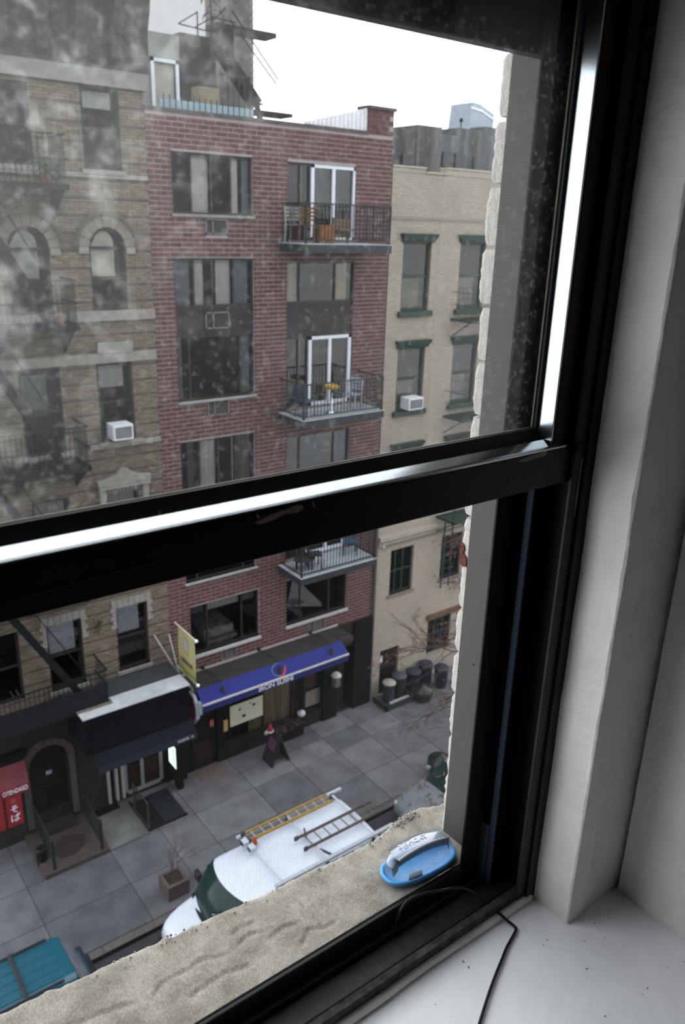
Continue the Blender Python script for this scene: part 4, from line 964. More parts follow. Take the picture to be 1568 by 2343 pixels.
# yellow banner between two poles
yb = thing('yellow_banner', 'yellow green banner hung between two poles above the blue awning', 'banner', (8.9, 18.8, 4.0))
M_yel = None
m, nt, b_ = nmat('yellow green banner cloth'); gsep = nt.nodes.new('ShaderNodeSeparateXYZ'); gt = nt.nodes.new('ShaderNodeTexCoord'); nt.links.new(gt.outputs['Object'], gsep.inputs[0])
rp = nt.nodes.new('ShaderNodeValToRGB'); mr = nt.nodes.new('ShaderNodeMapRange'); mr.inputs['From Min'].default_value = 0; mr.inputs['From Max'].default_value = 1.45
nt.links.new(gsep.outputs['Z'], mr.inputs['Value']); nt.links.new(mr.outputs[0], rp.inputs['Fac']); nt.links.new(rp.outputs['Color'], b_.inputs['Base Color'])
rp.color_ramp.elements[0].position = 0; rp.color_ramp.elements[0].color = (.20, .23, .03, 1); rp.color_ramp.elements[1].position = .45; rp.color_ramp.elements[1].color = (.31, .29, .14, 1)
b_.inputs['Roughness'].default_value = .8
c = MB(); n = 10
c.loft([[(8.90+.012*math.sin(k*.9+z*3), 18.22+1.06*k/n, z) for k in range(n+1)] for z in [4.0+1.43*j/8 for j in range(9)]], close=False); c.build('cloth', m, yb, smooth=True)
for z in (4.0, 5.43):
    MB().tube([(8.905, YF+.02, z), (8.905, 18.14, z)], .022, 8).build('pole', pm('cream pole', (.45, .43, .30), .5) if z < 5 else bpy.data.materials['cream pole'], yb)
    MB().ball((8.905, 18.12, z), .05, 8).build('knob', pm('white knob', (.7, .72, .75), .3) if z < 5 else bpy.data.materials['white knob'], yb, smooth=True)
em = MB(); em.ball(yb.location, .14, 8); eo = em.build('print_bird', pm('grey blue print', (.25, .30, .36), .8), yb); eo.scale = (.05, .9, 1.5); eo.location = (-.012, -.02, 1.0)
em = MB(); em.tube([yb.location+Vector((0, .16*math.cos(t), .26*math.sin(t))) for t in [-PI*.7+PI*1.0*k/14 for k in range(15)]], .018, 5); eo = em.build('print_arc', pm('orange print', (.40, .16, .10), .8), yb); eo.location = (-.016, -.08, 1.0); eo.rotation_euler = (0, 0, 0)
MB().add([(8.886, 18.42, 4.50), (8.886, 19.12, 4.50), (8.886, 19.12, 4.36), (8.886, 18.42, 4.36)], [(0, 1, 2, 3)]).build('print_word', pm('maroon print', (.12, .06, .07), .8), yb)

# ------------------------------------------------------------------ fire escape of the tenement
M_fe = pm('black painted iron', (.007, .0075, .009), .6, .25, 6, spec=.12)
fe = thing('fire_escape', 'black iron fire escape with stairs on the tan tenement', 'fire escape', (4.5, YF, 4))
FX0, FX1, FY = 2.6, 6.48, 18.5
for zi, zd in enumerate((4.15, 7.50, 10.80, 14.17, 17.15)):
    pl = MB(); pl.box(FX0, FX1, FY, FY+.05, zd-.10, zd+.02); pl.box(FX1-.05, FX1, FY, YF, zd-.10, zd+.02); pl.box(FX0, FX1, YF-.08, YF-.03, zd-.08, zd)
    dk = pl.build('deck', M_fe, fe)
    for k in range(26):
        x = FX0+.05+k*.15
        if 3.9 < x < 4.6 and zi: continue
        MB().box(x, x+.09, FY+.03, YF-.05, zd-.03, zd-.005).build('deck_slat', M_fe, dk)
    h = MB()
    for z in (zd+.5, zd+1.0): h.bar((FX0, FY+.02, z), (FX1-.02, FY+.02, z), .03, .03); h.bar((FX1-.03, FY+.02, z), (FX1-.03, YF, z), .03, .03)
    h.build('handrail', M_fe, dk)
    for k in range(32):
        x = FX0+.1+k*.122
        if x < FX1-.04: MB().box(x, x+.016, FY+.012, FY+.028, zd, zd+1.0).build('baluster', M_fe, dk)
    for k in range(1, 8): MB().box(FX1-.04, FX1-.024, FY+k*.12, FY+k*.12+.016, zd, zd+1.0).build('baluster', M_fe, dk)
    for x in (FX1-.1, 4.9): MB().prism([(x, FY+.1, zd-.1), (x, YF, zd-.1), (x, YF, zd-.75)], (.04, 0, 0)).build('bracket', M_fe, dk)
    if zi < 4:
        zt = zd+3.33
        for y in (18.72, 19.22): MB().bar((5.95, y, zd), (4.12, y, zt), .04, .16).build('stair_stringer', M_fe, fe)
        for k in range(1, 13):
            t = k/13; MB().box(5.95-1.83*t-.1, 5.95-1.83*t+.1, 18.72, 19.22, zd+3.33*t-.012, zd+3.33*t+.012).build('tread', M_fe, fe)
        MB().bar((6.0, 18.70, zd+.85), (4.2, 18.70, zt+.85), .025, .025).build('stair_handrail', M_fe, fe)
# mesh of the lowest railing is clad with dark sheet
MB().box(FX0, FX1-.05, FY-.012, FY, 4.1, 4.75).build('railing_sheet', pm('dark railing cloth', (.009, .0105, .014), .8, .2, 4, spec=.08), fe)
# plants on the escape
def bush(name, label, c, r, n, mat, cat='plant', sq=.8, leaf=.05, stems=True):
    t = thing(name, label, cat, c)
    rn = random.Random(hash(label) % 999)
    lf = MB()
    for k in range(n):
        d = Vector((rn.gauss(0, 1), rn.gauss(0, 1), rn.gauss(0, 1))).normalized()*r*rn.random()**.5
        p = Vector(c)+Vector((d.x, d.y*.6, d.z*sq+r*.6)); a = rn.random()*PI; u = Vector((math.cos(a), math.sin(a), rn.uniform(-.5, .5)))*leaf; v = Vector((-math.sin(a)*.5, math.cos(a)*.5, rn.uniform(.2, .6)))*leaf
        lf.add([p-u, p+v*.6, p+u, p-v*.6], [(0, 1, 2, 3)])
    tag(lf.build('foliage', mat, t), kind='stuff')
    MB().lathe((c[0], c[1], c[2]-.02), [(.10, 0), (.14, .2), (.13, .21), (.001, .19)], 10).build('pot', pm('terracotta', (.16, .07, .04), .8) if 'terracotta' not in bpy.data.materials else bpy.data.materials['terracotta'], t)
    return t
M_green = pm('hazy green leaves', (.035, .10, .06), .7, .5, 8)
bush('potted_plant', 'trailing green plant on the top fire escape landing', (6.05, 18.75, 17.17), .42, 260, M_green, sq=1.0)
bush('potted_plant', 'small bright green plant on the fire escape under the arched window', (6.1, 18.8, 14.2), .14, 70, pm('bright green leaves', (.10, .30, .04), .7, .4, 8))
iv = MB(); ri = random.Random(6)
for k in range(60):
    p = Vector((6.62+ri.gauss(0, .07), YF-.03-ri.random()*.04, 5.98+ri.gauss(0, .14))); a = ri.random()*PI; u = Vector((math.cos(a), 0, math.sin(a)))*.03; v = Vector((-math.sin(a), -.4, math.cos(a)))*.02
    iv.add([p-u, p+v, p+u, p-v], [(0, 1, 2, 3)])
tag(iv.build('ivy_tuft', pm('dull moss green', (.035, .045, .015), .9, .4, 9)), 'small tuft of green growing from the tan wall between two windows', 'plant')
# window air conditioners
def aircon(label, x0, x1, z0, z1, y):
    t = thing('air_conditioner', label, 'air conditioner', ((x0+x1)/2, y, z0), 'window air conditioners')
    MB().box(x0, x1, y-.32, y+.15, z0, z1).build('casing', pm('off white casing', (.50, .53, .56), .5, .06, 6) if 'off white casing' not in bpy.data.materials else bpy.data.materials['off white casing'], t, bevel=.015)
    w_ = x1-x0
    MB().box(x0+.06, x1-.05, y-.33, y-.315, z0+.06, z1-.06).build('grille', M_louvre, t)
    for k in range(7): MB().box(x0+.07, x1-.06, y-.338, y-.33, z0+.08+k*(z1-z0-.16)/7, z0+.095+k*(z1-z0-.16)/7).build('grille_bar', pm('grey bar', (.2, .21, .22), .6) if 'grey bar' not in bpy.data.materials else bpy.data.materials['grey bar'], t)
aircon('white air conditioner in the third floor window of the tan tenement', 7.34, 7.88, 11.16, 11.56, YF)
aircon('white air conditioner in the green window of the cream building', 17.34, 17.98, 10.84, 11.24, YF)

# ------------------------------------------------------------------ cream building on the right
M_cream = brickmat('cream painted facade brick', (.245, .212, .178), (.29, .256, .216), (.265, .232, .195), .215, .075, rough=.8, grime=(.19, .17, .155), g=.6)
M_creammortar = pm('cream joints', (.19, .165, .14), .85, .1, 4)
cb = thing('cream_building', 'cream painted brick building with dark green lintels and sills', 'building', (20.5, YF, 0))
CX0, CX1 = 16.46, 30.0
cols = [(17.03, 18.20), (19.49, 20.66), (21.95, 23.12), (24.4, 25.6)]
cops = []
for a, b in cols: cops += [(a, b, 13.99, 16.09), (a, b, 10.78, 12.85), (a, b, 7.55, 9.45), (a+.16, b+.06, 4.08, 5.80)]
cops += [(16.93, 17.82, 0.0, 1.88), (19.25, 20.45, 1.0, 2.52), (22.2, 23.4, 1.0, 2.52)]
facade(cb, CX0, CX1, 0, 18.06, cops, .215, .075, .009, M_cream, M_creammortar, relief=.006, seed=6, jitter=.0015, single=300)
interior(cb, CX0+.1, CX1-.2, .0, 17.9, (.06, 3.5, 7.0, 10.2, 13.4))
s = MB(); s.box(CX0+.002, CX0+.2, YF+.03, YF+9, 0, 18.0); s.box(CX1-.2, CX1, YF+.03, YF+9, 0, 18.0); s.box(CX0, CX1, YF+8.8, YF+9, 0, 18); s.box(CX0, CX1, YF+.3, YF+9, 17.7, 17.85)
s.build('side_wall', M_creammortar, cb)
for a, b, z in ((CX0, 17.78, 18.22), (17.78, 18.66, 18.10), (18.66, CX1, 18.27)):
    MB().box(a, b, YF+.004, YF+.30, 18.05, z-.05).build('parapet_block', M_cream, cb); MB().box(a-.01, b+.01, YF-.03, YF+.33, z-.05, z).build('parapet_cap', pm('cream cap', (.28, .26, .22), .8, .1, 5) if a == CX0 else bpy.data.materials['cream cap'], cb)
MB().box(CX0, CX1, YF-.03, YF+.02, 16.72, 16.80).build('string_course', M_creammortar, cb)
M_dkgreen = pm('dark green paint', (.009, .029, .021), .5, .25, 6)
for a, b in cols:
    for zb, zt in ((13.99, 16.09), (10.78, 12.85), (7.55, 9.45)):
        MB().prism([(a-.14, YF-.16, zt+.23), (b+.14, YF-.16, zt+.23), (b+.14, YF-.16, zt+.16), (b+.08, YF-.10, zt+.06), (b+.06, YF-.06, zt-.02), (a-.06, YF-.06, zt-.02), (a-.08, YF-.10, zt+.06), (a-.14, YF-.16, zt+.16)], (0, .18, 0)).build('lintel', M_dkgreen, cb)
        MB().box(a-.12, b+.14, YF-.10, YF+.1, zb-.17, zb).build('sill', M_dkgreen, cb, bevel=.01)
        window(cb, a, b, zb, zt, (), ((zb+zt)/2,), fm=M_dkgreen, fw=.09, dep=.14, curtains=[(a+.15, b-.3, zb+.1, (zb+zt)/2, pm('dim net curtain', (.16, .15, .11), .8, .3, 4) if 'dim net curtain' not in bpy.data.materials else bpy.data.materials['dim net curtain'])])
    window(cb, a+.16, b+.06, 4.08, 5.80, (a+.45, a+.80), (4.95,), fm=M_dkgreen, fw=.05, dep=.15)
    MB().box(a+.08, b+.14, YF-.05, YF+.1, 3.98, 4.08).build('sill', pm('brown sill', (.14, .115, .095), .8) if 'brown sill' not in bpy.data.materials else bpy.data.materials['brown sill'], cb)
# first floor cornice with a scalloped lower edge
MB().box(CX0+.08, CX1, YF-.16, YF+.02, 6.28, 6.46).build('shop_cornice', pm('cream cornice', (.25, .225, .19), .8, .1, 4), cb, bevel=.02)
MB().box(CX0+.12, CX1, YF-.06, YF+.02, 6.08, 6.28).build('cornice_frieze', bpy.data.materials['cream cornice'], cb)
for k in range(34): MB().prism([(16.75+k*.12+q[0], YF-.07, 6.05+q[1]) for q in ((0, .06), (.02, .0), (.06, -.03), (.10, .0), (.12, .06))], (0, .08, 0)).build('cornice_scallop', pm('dirty cornice', (.15, .12, .10), .9) if k == 0 else bpy.data.materials['dirty cornice'], cb)
MB().box(16.70, 16.86, YF-.08, YF+.02, 6.02, 6.40).build('cornice_block', bpy.data.materials['cream cornice'], cb)
MB().box(16.93, 17.82, YF+.10, YF+.16, 0, 1.88).build('cellar_door', M_black, cb)
MB().box(16.94, 17.10, YF+.06, YF+.08, 1.35, 1.62).build('notice', pm('white notice', (.45, .46, .42), .7), cb)
window(cb, 19.25, 20.45, 1.0, 2.52, (19.65, 20.05), (1.8,), fm=M_dkgreen, fw=.06, dep=.12); window(cb, 22.2, 23.4, 1.0, 2.52, (22.8,), (1.8,), fm=M_dkgreen)
MB().box(19.15, 20.9, YF-.10, YF+.02, 2.52, 2.72).build('brown_lintel', pm('rusty brown lintel', (.09, .05, .028), .8, .3, 4), cb)
# green fire escape on the cream building
gf = thing('green_fire_escape', 'dark green fire escape balconies beside the painted stone jamb', 'fire escape', (20.3, YF, 4))
for zd in (13.70, 10.42, 6.72):
    d = MB(); d.box(19.25, 22.2, YF-.95, YF-.91, zd-.08, zd); d.box(19.25, 19.29, YF-.95, YF, zd-.08, zd); d.box(19.25, 22.2, YF-.05, YF-.01, zd-.08, zd)
    dk = d.build('deck', M_dkgreen, gf)
    for k in range(24): MB().box(19.3+k*.12, 19.36+k*.12, YF-.93, YF-.03, zd-.03, zd-.01).build('deck_slat', M_dkgreen, dk)
    h = MB()
    for z in (zd+.45, zd+.85): h.bar((19.27, YF-.93, z), (22.2, YF-.93, z), .02, .02); h.bar((19.27, YF-.93, z), (19.27, YF, z), .02, .02)
    h.build('handrail', M_dkgreen, dk)
    for k in range(20): MB().box(19.27+k*.15, 19.28+k*.15, YF-.935, YF-.925, zd, zd+.85).build('baluster', M_dkgreen, dk)
    for x in (19.3, 20.6): MB().bar((x, YF-.85, zd-.08), (x, YF-.02, zd-.62), .03, .03).build('bracket', M_dkgreen, dk)
MB().bar((19.45, YF-.3, 3.9), (19.45, YF-.3, 6.7), .04, .04).build('ladder_rail', M_dkgreen, gf); MB().bar((19.85, YF-.3, 3.9), (19.85, YF-.3, 6.7), .04, .04).build('ladder_rail', M_dkgreen, gf)
for k in range(9): MB().bar((19.45, YF-.3, 4.05+k*.3), (19.85, YF-.3, 4.05+k*.3), .025, .025).build('rung', M_dkgreen, gf)

# ------------------------------------------------------------------ roofscape behind
M_conc = streaks('stained concrete', (.045, .045, .045), (.105, .108, .112), stretch=(1, 1, .12), scale=1.4)
gb = thing('concrete_building', 'grey stained concrete building rising behind the cream one', 'building', (29, 30, 0))
c = MB()
for a, b, zt in ((22, 26.6, 20.6), (26.6, 28.1, 20.85), (28.1, 29.2, 20.6), (29.2, 31.0, 20.95), (31.0, 40, 21.15)): c.box(a, b, 30 if not 26.6 <= a < 28 else 29.9, 40, 0, zt)
c.build('wall', M_conc, gb)
for x, z0, z1, w_ in ((24.3, 19.1, 19.62, .75), (25.75, 19.15, 19.62, .65), (28.25, 19.2, 19.85, .65), (29.05, 19.2, 19.85, .6), (33, 19.2, 19.9, .7)): MB().box(x, x+w_, 29.86, 29.92, z0, z1).build('window', pm('dark far window', (.03, .032, .035), .3) if x < 24.5 else bpy.data.materials['dark far window'], gb)
MB().box(30.1, 30.22, 29.7, 29.8, 19.0, 19.75).build('green_vent', M_dkgreen, gb)
MB().tube([(29.66, 30.3, 20.6), (29.66, 30.3, 21.3)], .035, 6).build('vent_pipe', M_conc, gb); MB().lathe((29.66, 30.3, 21.25), [(.07, 0), (.10, .08), (.06, .16), (.001, .2)], 8).build('vent_cap', M_black, gb)
wt_ = thing('roof_hatch', 'small pale blue tank house on the concrete roof', 'roof hut', (31.4, 31.5, 21))
MB().prism([(30.9, 31, 21.0), (32.6, 31, 21.0), (32.6, 31, 21.9), (31.6, 31, 22.25), (31.05, 31, 22.3)], (0, 1.5, 0)).build('hut_wall', pm('pale blue cladding', (.24, .28, .32), .6), wt_)
MB().prism([(30.95, 30.96, 22.0), (31.7, 30.96, 21.92), (32.6, 30.96, 21.6), (32.6, 30.96, 21.7), (31.7, 30.96, 22.02), (30.97, 30.96, 22.1)], (0, .05, 0)).build('hut_trim', M_whiteframe, wt_)
# penthouse and stair on the brick building's roof
M_ph = pm('dark grey bulkhead', (.024, .024, .024), .85, .35, 2); M_phl = pm('pale grey stucco', (.17, .176, .176), .85, .15, 2)
ph = thing('penthouse', 'rooftop penthouse with a white framed door above the brick building', 'rooftop room', (11.5, 23, 18.75))
c = MB(); c.box(8.9, 10.1, 22.05, 26, 18.75, 21.1); c.box(10.1, 10.98, 22.05, 26, 20.52, 21.1); c.box(10.1, 10.98, 22.6, 26, 18.75, 20.52); c.build('stucco_wall', M_phl, ph)
MB().box(10.98, 12.05, 22.02, 26, 18.75, 21.18).build('bulkhead', M_ph, ph)
window(ph, 10.12, 10.92, 19.20, 20.50, (), (), fm=M_whiteframe, fw=.09, Y=22.0, dep=.06, name='penthouse_door', curtains=[(10.22, 10.82, 19.3, 20.4, M_shade)])
MB().box(9.3, 11.9, 19.80, 19.84, 18.9, 19.25).build('blue_panel', pm('pale blue parapet panel', (.24, .33, .39), .5, .06, 3), ph)
for k in range(16):
    x = 9.35+k*.16; MB().box(x, x+.02, 19.72, 19.74, 18.95, 19.95 if x > 10.9 else 19.35).build('roof_railing_bar', M_rail, ph)
MB().box(10.9, 11.8, 19.71, 19.75, 19.93, 19.97).build('roof_handrail', M_rail, ph)
MB().box(10.75, 11.35, 20.6, 21.0, 18.75, 19.75).build('planter_screen', pm('tan wood screen', (.17, .14, .10), .8, .15, 3, stretch=(6, 1, 1)), ph)
ck = thing('chimney_tower', 'tall dark brick tower carrying an iron stair behind the roof', 'tower', (14.1, 24.6, 18.75))
MB().box(13.68, 14.56, 24.2, 25.6, 18.76, 25.0).build('shaft', pm('sooty brick', (.085, .076, .07), .9, .35, 3), ck)
for k in range(30):
    z = 18.9+k*.2; MB().box(14.44, 14.566, 24.19, 24.3, z, z+.11).build('edge_brick', pm('grey edge brick', (.14, .135, .14), .9, .15, 4) if k == 0 else bpy.data.materials['grey edge brick'], ck)
ist = thing('roof_stair', 'black iron stair flight slanting down in front of the tower', 'stair', (13.6, 23.6, 19.5))
P0, P1 = Vector((11.96, 21.8, 21.02)), Vector((13.16, 21.8, 19.66))
for y in (21.58, 22.0): MB().bar(P0+Vector((-.1, y-21.8, .1)), P1+Vector((0, y-21.8, 0)), .05, .24).build('stringer', M_fe, ist)
for k in range(11): p = P0.lerp(P1, k/10); MB().box(p.x-.14, p.x+.14, 21.58, 22.0, p.z-.02, p.z+.02).build('tread', M_fe, ist)
MB().bar(P0+Vector((.3, -.25, .55)), P1+Vector((.55, -.25, .55)), .03, .03).build('handrail', M_fe, ist); MB().bar(P0+Vector((.6, .2, .9)), P1+Vector((.9, .2, .75)), .03, .03).build('handrail', M_fe, ist)
MB().box(11.85, 13.75, 21.6, 22.2, 21.36, 21.48).build('landing', M_fe, ist)
MB().box(12.95, 14.25, 21.5, 22.15, 19.40, 19.49).build('lower_landing', M_fe, ist)
MB().bar((13.02, 21.6, 19.85), (13.3, 21.6, 18.95), .12, .12).build('leg', M_fe, ist)
MB().box(11.75, 12.45, 21.72, 21.8, 20.6, 21.36).build('stair_guard', M_fe, ist)
for a, b in (((10.75, 21.6, 21.28), (11.3, 21.6, 21.62)), ((10.75, 21.6, 21.28), (12.1, 21.6, 21.2)), ((11.3, 21.6, 21.0), (11.3, 21.6, 21.64)), ((11.2, 21.6, 21.25), (11.75, 21.6, 21.58)), ((11.75, 21.6, 21.1), (11.75, 21.6, 21.60)), ((11.75, 21.6, 21.58), (12.45, 21.6, 21.55))): MB().bar(a, b, .028, .028).build('guard_bar', M_fe, ist)
an = thing('roof_antenna', 'tangled thin roof antenna beside the tower', 'antenna', (11.7, 21.6, 21.0))
MB().tube([(11.70, 21.6, 20.9), (11.70, 21.6, 22.6)], .02, 6).build('mast', M_fe, an)
ra_ = random.Random(2)
for k in range(7):
    z = 21.5+.10*k; a = ra_.uniform(.14, .36)
    MB().tube([(11.78+a*math.cos(t)*(1 if k % 2 else -1)*.9, 21.6+.03*k, z+.16*math.sin(t*1.3)) for t in [PI*q/8 for q in range(9)]], .011, 5).build('element', M_fe, an)
MB().tube([(11.7, 21.6, 21.45), (12.15, 21.6, 21.85)], .018, 5).build('brace', M_fe, an); MB().tube([(11.7, 21.6, 21.2), (12.1, 21.6, 21.55)], .018, 5).build('brace', M_fe, an)
fb = thing('white_building', 'pale white building far behind the rooftops', 'building', (24, 44, 0))
MB().box(17.5, 22.4, 42, 52, 0, 34).build('wall', pm('white render', (.32, .32, .33), .9, .06, 2), fb)
MB().box(22.4, 24.6, 42.5, 52, 0, 33).build('lilac_wall', pm('lilac render', (.25, .25, .275), .9, .06, 2), fb)
# water tower like dark building far left behind the cornice is not visible: nothing built there

# ================================================================== STREET
M_walk = None
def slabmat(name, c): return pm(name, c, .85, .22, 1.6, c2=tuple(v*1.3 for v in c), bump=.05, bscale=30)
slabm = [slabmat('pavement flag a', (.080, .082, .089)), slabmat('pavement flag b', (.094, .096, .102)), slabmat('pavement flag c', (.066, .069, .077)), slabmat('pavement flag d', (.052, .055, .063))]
M_joint = pm('pavement joint', (.018, .018, .019), .9, .2, 4)
road = kindof(MB().box(-30, 60, .70, 14.62, -.40, -.15).build('road', pm('asphalt', (.022, .0225, .025), .85, .25, 3, bump=.1, bscale=40)))
walk = kindof(MB().box(-10, 45, 14.62, YF+.2, -.35, -.02).build('sidewalk', M_joint))
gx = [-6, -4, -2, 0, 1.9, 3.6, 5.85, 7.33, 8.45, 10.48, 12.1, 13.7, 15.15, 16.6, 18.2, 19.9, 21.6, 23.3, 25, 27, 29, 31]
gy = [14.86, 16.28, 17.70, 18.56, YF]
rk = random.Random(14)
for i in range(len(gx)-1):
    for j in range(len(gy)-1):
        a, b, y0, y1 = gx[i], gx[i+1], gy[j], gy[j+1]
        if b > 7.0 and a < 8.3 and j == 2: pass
        MB().box(a+.008, b-.008, y0+.008, y1-.008, -.03, rk.uniform(-.004, .003)).build('paving_slab', slabm[rk.choice((0, 0, 1, 1, 2)) if a > 7.3 else rk.choice((2, 2, 3))], walk, bevel=.006, seg=1)  # flags at the left take darker tones: vignetting put into their colour
for k in range(18): MB().box(-6+k*2.1+.006, -6+(k+1)*2.1-.006, 14.62, 14.85, -.16, .0).build('curb_stone', pm('curb stone', (.065, .06, .057), .8, .2, 3) if k == 0 else bpy.data.materials['curb stone'], walk, bevel=.012, seg=1)
kindof(MB().box(-16, 30, .70, 4.2, -.15, 0).build('near_sidewalk', slabm[0]))
tag(MB().box(9.28, 10.22, 18.65, 19.42, .001, .012).build('entrance_tile', pm('pinkish tile', (.105, .085, .077), .8, .12, 5)), 'pinkish square of paving in front of the brown door', 'tile')
tag(MB().add([(6.04, 19.18, .006), (7.22, 19.16, .006), (7.06, 17.81, .006), (5.87, 17.72, .006), (6.04, 19.18, .0), (7.22, 19.16, .0), (7.06, 17.81, .0), (5.87, 17.72, .0)], [(0, 3, 2, 1), (3, 7, 6, 2)]).build('pale_slab', pm('pale worn concrete', (.10, .103, .10), .85, .3, 1.5)), 'pale worn slab of concrete beside the stoop', 'slab')
tag(MB().box(6.06, 6.76, 19.20, 19.48, .002, .03).build('rubber_mat', M_black), 'black rubber mat at the shop step', 'mat')
# cellar hatch with open lid and iron gate
ch = thing('cellar_hatch', 'open steel cellar hatch with a dark pit and iron gate', 'cellar hatch', (7.6, 18.5, 0))
MB().box(7.08, 7.60, 17.86, 19.2, .004, .012).build('pit', pm('painted pit dark', (.002, .002, .002), .95), ch)  # flat black sheet: darkness of the opening put into the colour
MB().box(7.56, 8.24, 17.82, 19.2, .004, .05).build('lid', pm('dark blue steel plate', (.011, .0125, .018), .5, .15, 5), ch, bevel=.006)
fr = MB(); fr.box(7.04, 8.26, 17.78, 17.84, 0, .06); fr.box(7.04, 7.09, 17.78, 19.25, 0, .06); fr.build('frame', M_fe, ch)
gt_ = MB(); gt_.bar((7.06, 17.82, .95), (7.06, 18.85, .95), .03, .03); gt_.bar((7.06, 17.82, .08), (7.06, 18.85, .08), .03, .03); gt_.bar((7.06, 17.82, 0), (7.06, 17.82, 1.0), .04, .04); gt_.bar((7.06, 18.85, 0), (7.06, 18.85, 1.0), .04, .04)
g_ = gt_.build('gate', pm('grey iron gate', (.035, .035, .035), .5), ch)
for k in range(1, 9): MB().bar((7.06, 17.82+k*.115, .08), (7.06, 17.82+k*.115, .95), .016, .016).build('gate_bar', M_fe, g_)
# tree planter by the curb
tp = thing('tree_planter', 'brown stone tree planter with bare twigs by the curb', 'planter', (6.69, 15.42, 0))
M_pl = pm('brown planter stone', (.062, .048, .043), .85, .2, 4)
p_ = MB(); x0, x1, y0, y1 = 6.39, 6.99, 15.12, 15.72
for q in ((x0, x1, y0, y0+.09), (x0, x1, y1-.09, y1), (x0, x0+.09, y0+.09, y1-.09), (x1-.09, x1, y0+.09, y1-.09)): p_.box(q[0], q[1], q[2], q[3], 0, .45)
p_.build('box', M_pl, tp, bevel=.012); MB().box(x0+.08, x1-.08, y0+.08, y1-.08, .2, .38).build('soil', pm('leafy soil', (.02, .017, .010), .95, .6, 25, bump=.4, bscale=40), tp)
rt = random.Random(4)
def twig(mb, p, d, l, r, dep):
    q = p+d*l; mb.tube([p, p.lerp(q, .5)+Vector((rt.gauss(0, .03), rt.gauss(0, .03), 0))*l, q], [r, r*.8, r*.6], 5)
    if dep:
        for k in range(3): twig(mb, p.lerp(q, .45+.25*k), (d+Vector((rt.gauss(0, .45), rt.gauss(0, .45), rt.uniform(-.1, .4)))).normalized(), l*.62, r*.55, dep-1)
tw = MB()
for k in range(3): twig(tw, Vector((6.65+.08*k, 15.4+.05*k, .38)), Vector((rt.gauss(0, .25), rt.gauss(0, .2), 1)).normalized(), .62, .010, 3)
tw.build('twigs', pm('brown twig', (.06, .042, .032), .9, .2, 8), tp)

# ------------------------------------------------------------------ vehicles
def paint(name, c, coat=.6, rough=.35): return pm(name, c, rough, .03, 3, coat=coat)
M_tyre = pm('tyre rubber', (.012, .012, .013), .8, .2, 20); M_hub = pm('steel hub', (.25, .26, .27), .35, .1, 10, metal=.8)
M_carglass = pm('dark green car glass', (.006, .020, .017), .15, .2, 3, spec=.12)
M_blacktrim = pm('black trim', (.01, .011, .014), .5, .2, 10)
def wheel(par, x, y, r, w_, side):
    prof = [(r*.55, -w_/2), (r*.92, -w_/2), (r, -w_*.3), (r, w_*.3), (r*.92, w_/2), (r*.55, w_/2)]
    o = MB().lathe((0, 0, 0), prof, 22).build('wheel', M_tyre, None); o.parent = par; o.rotation_euler = (PI/2, 0, 0); o.location = Vector((x, y, r-.15))-wloc(par)
    h = MB().lathe((0, 0, 0), [(.001, 0), (r*.3, .01), (r*.55, -.02), (r*.56, -.04)], 16).build('hubcap', M_hub, None); h.parent = o; h.location = (0, 0, -side*w_/2)
def body(mb, stations, yc):
    """stations: x, half width at sill, z sill, half width at belt, z belt, half width at top edge, z top, crown"""
    rings = []
    for x, w0, z0, w1, z1, w2, z2, cr in stations:
        rings.append([(x, yc-w0*.8, z0), (x, yc-w0, z0+.08), (x, yc-w1, (z0+z1)/2), (x, yc-w1, z1), (x, yc-w2, z2-.02), (x, yc-w2*.85, z2+cr*.6), (x, yc-w2*.4, z2+cr*.95),
                      (x, yc+w2*.4, z2+cr*.95), (x, yc+w2*.85, z2+cr*.6), (x, yc+w2, z2-.02), (x, yc+w1, z1), (x, yc+w1, (z0+z1)/2), (x, yc+w0, z0+.08), (x, yc+w0*.8, z0)])
    return mb.loft(rings)
def sub(o, n=2):
    m_ = o.modifiers.new('smooth', 'SUBSURF'); m_.levels = n; m_.render_levels = n; return o
def sheet(mb, f, nu, nv):
    vs = [f(i/(nu-1), j/(nv-1)) for i in range(nu) for j in range(nv)]
    return mb.add(vs, [(i*nv+j, (i+1)*nv+j, (i+1)*nv+j+1, i*nv+j+1) for i in range(nu-1) for j in range(nv-1)])
G = -.15
# white van
M_vanw = paint('white van paint', (.43, .47, .54), .3, .4)
yc = 13.02
van = thing('van', 'white cargo van with ladders on its roof rack parked by the curb', 'van', (8.2, yc, G))
b = MB()
body(b, [(5.56, .62, .42, .66, .62, .58, .84, .02), (5.62, .78, .34, .84, .72, .74, .96, .03), (5.85, .92, .30, .97, .80, .86, 1.06, .05), (6.3, .98, .28, 1.01, .90, .93, 1.16, .05), (6.7, 1.0, .28, 1.02, .95, .95, 1.22, .05),
         (7.2, 1.0, .28, 1.02, .95, 1.0, 1.24, .03), (10.7, 1.0, .28, 1.02, .95, 1.0, 1.24, .03), (10.84, .98, .32, 1.0, .95, .97, 1.22, .02)], yc)
sub(b.build('body', M_vanw, van, smooth=True), 1)
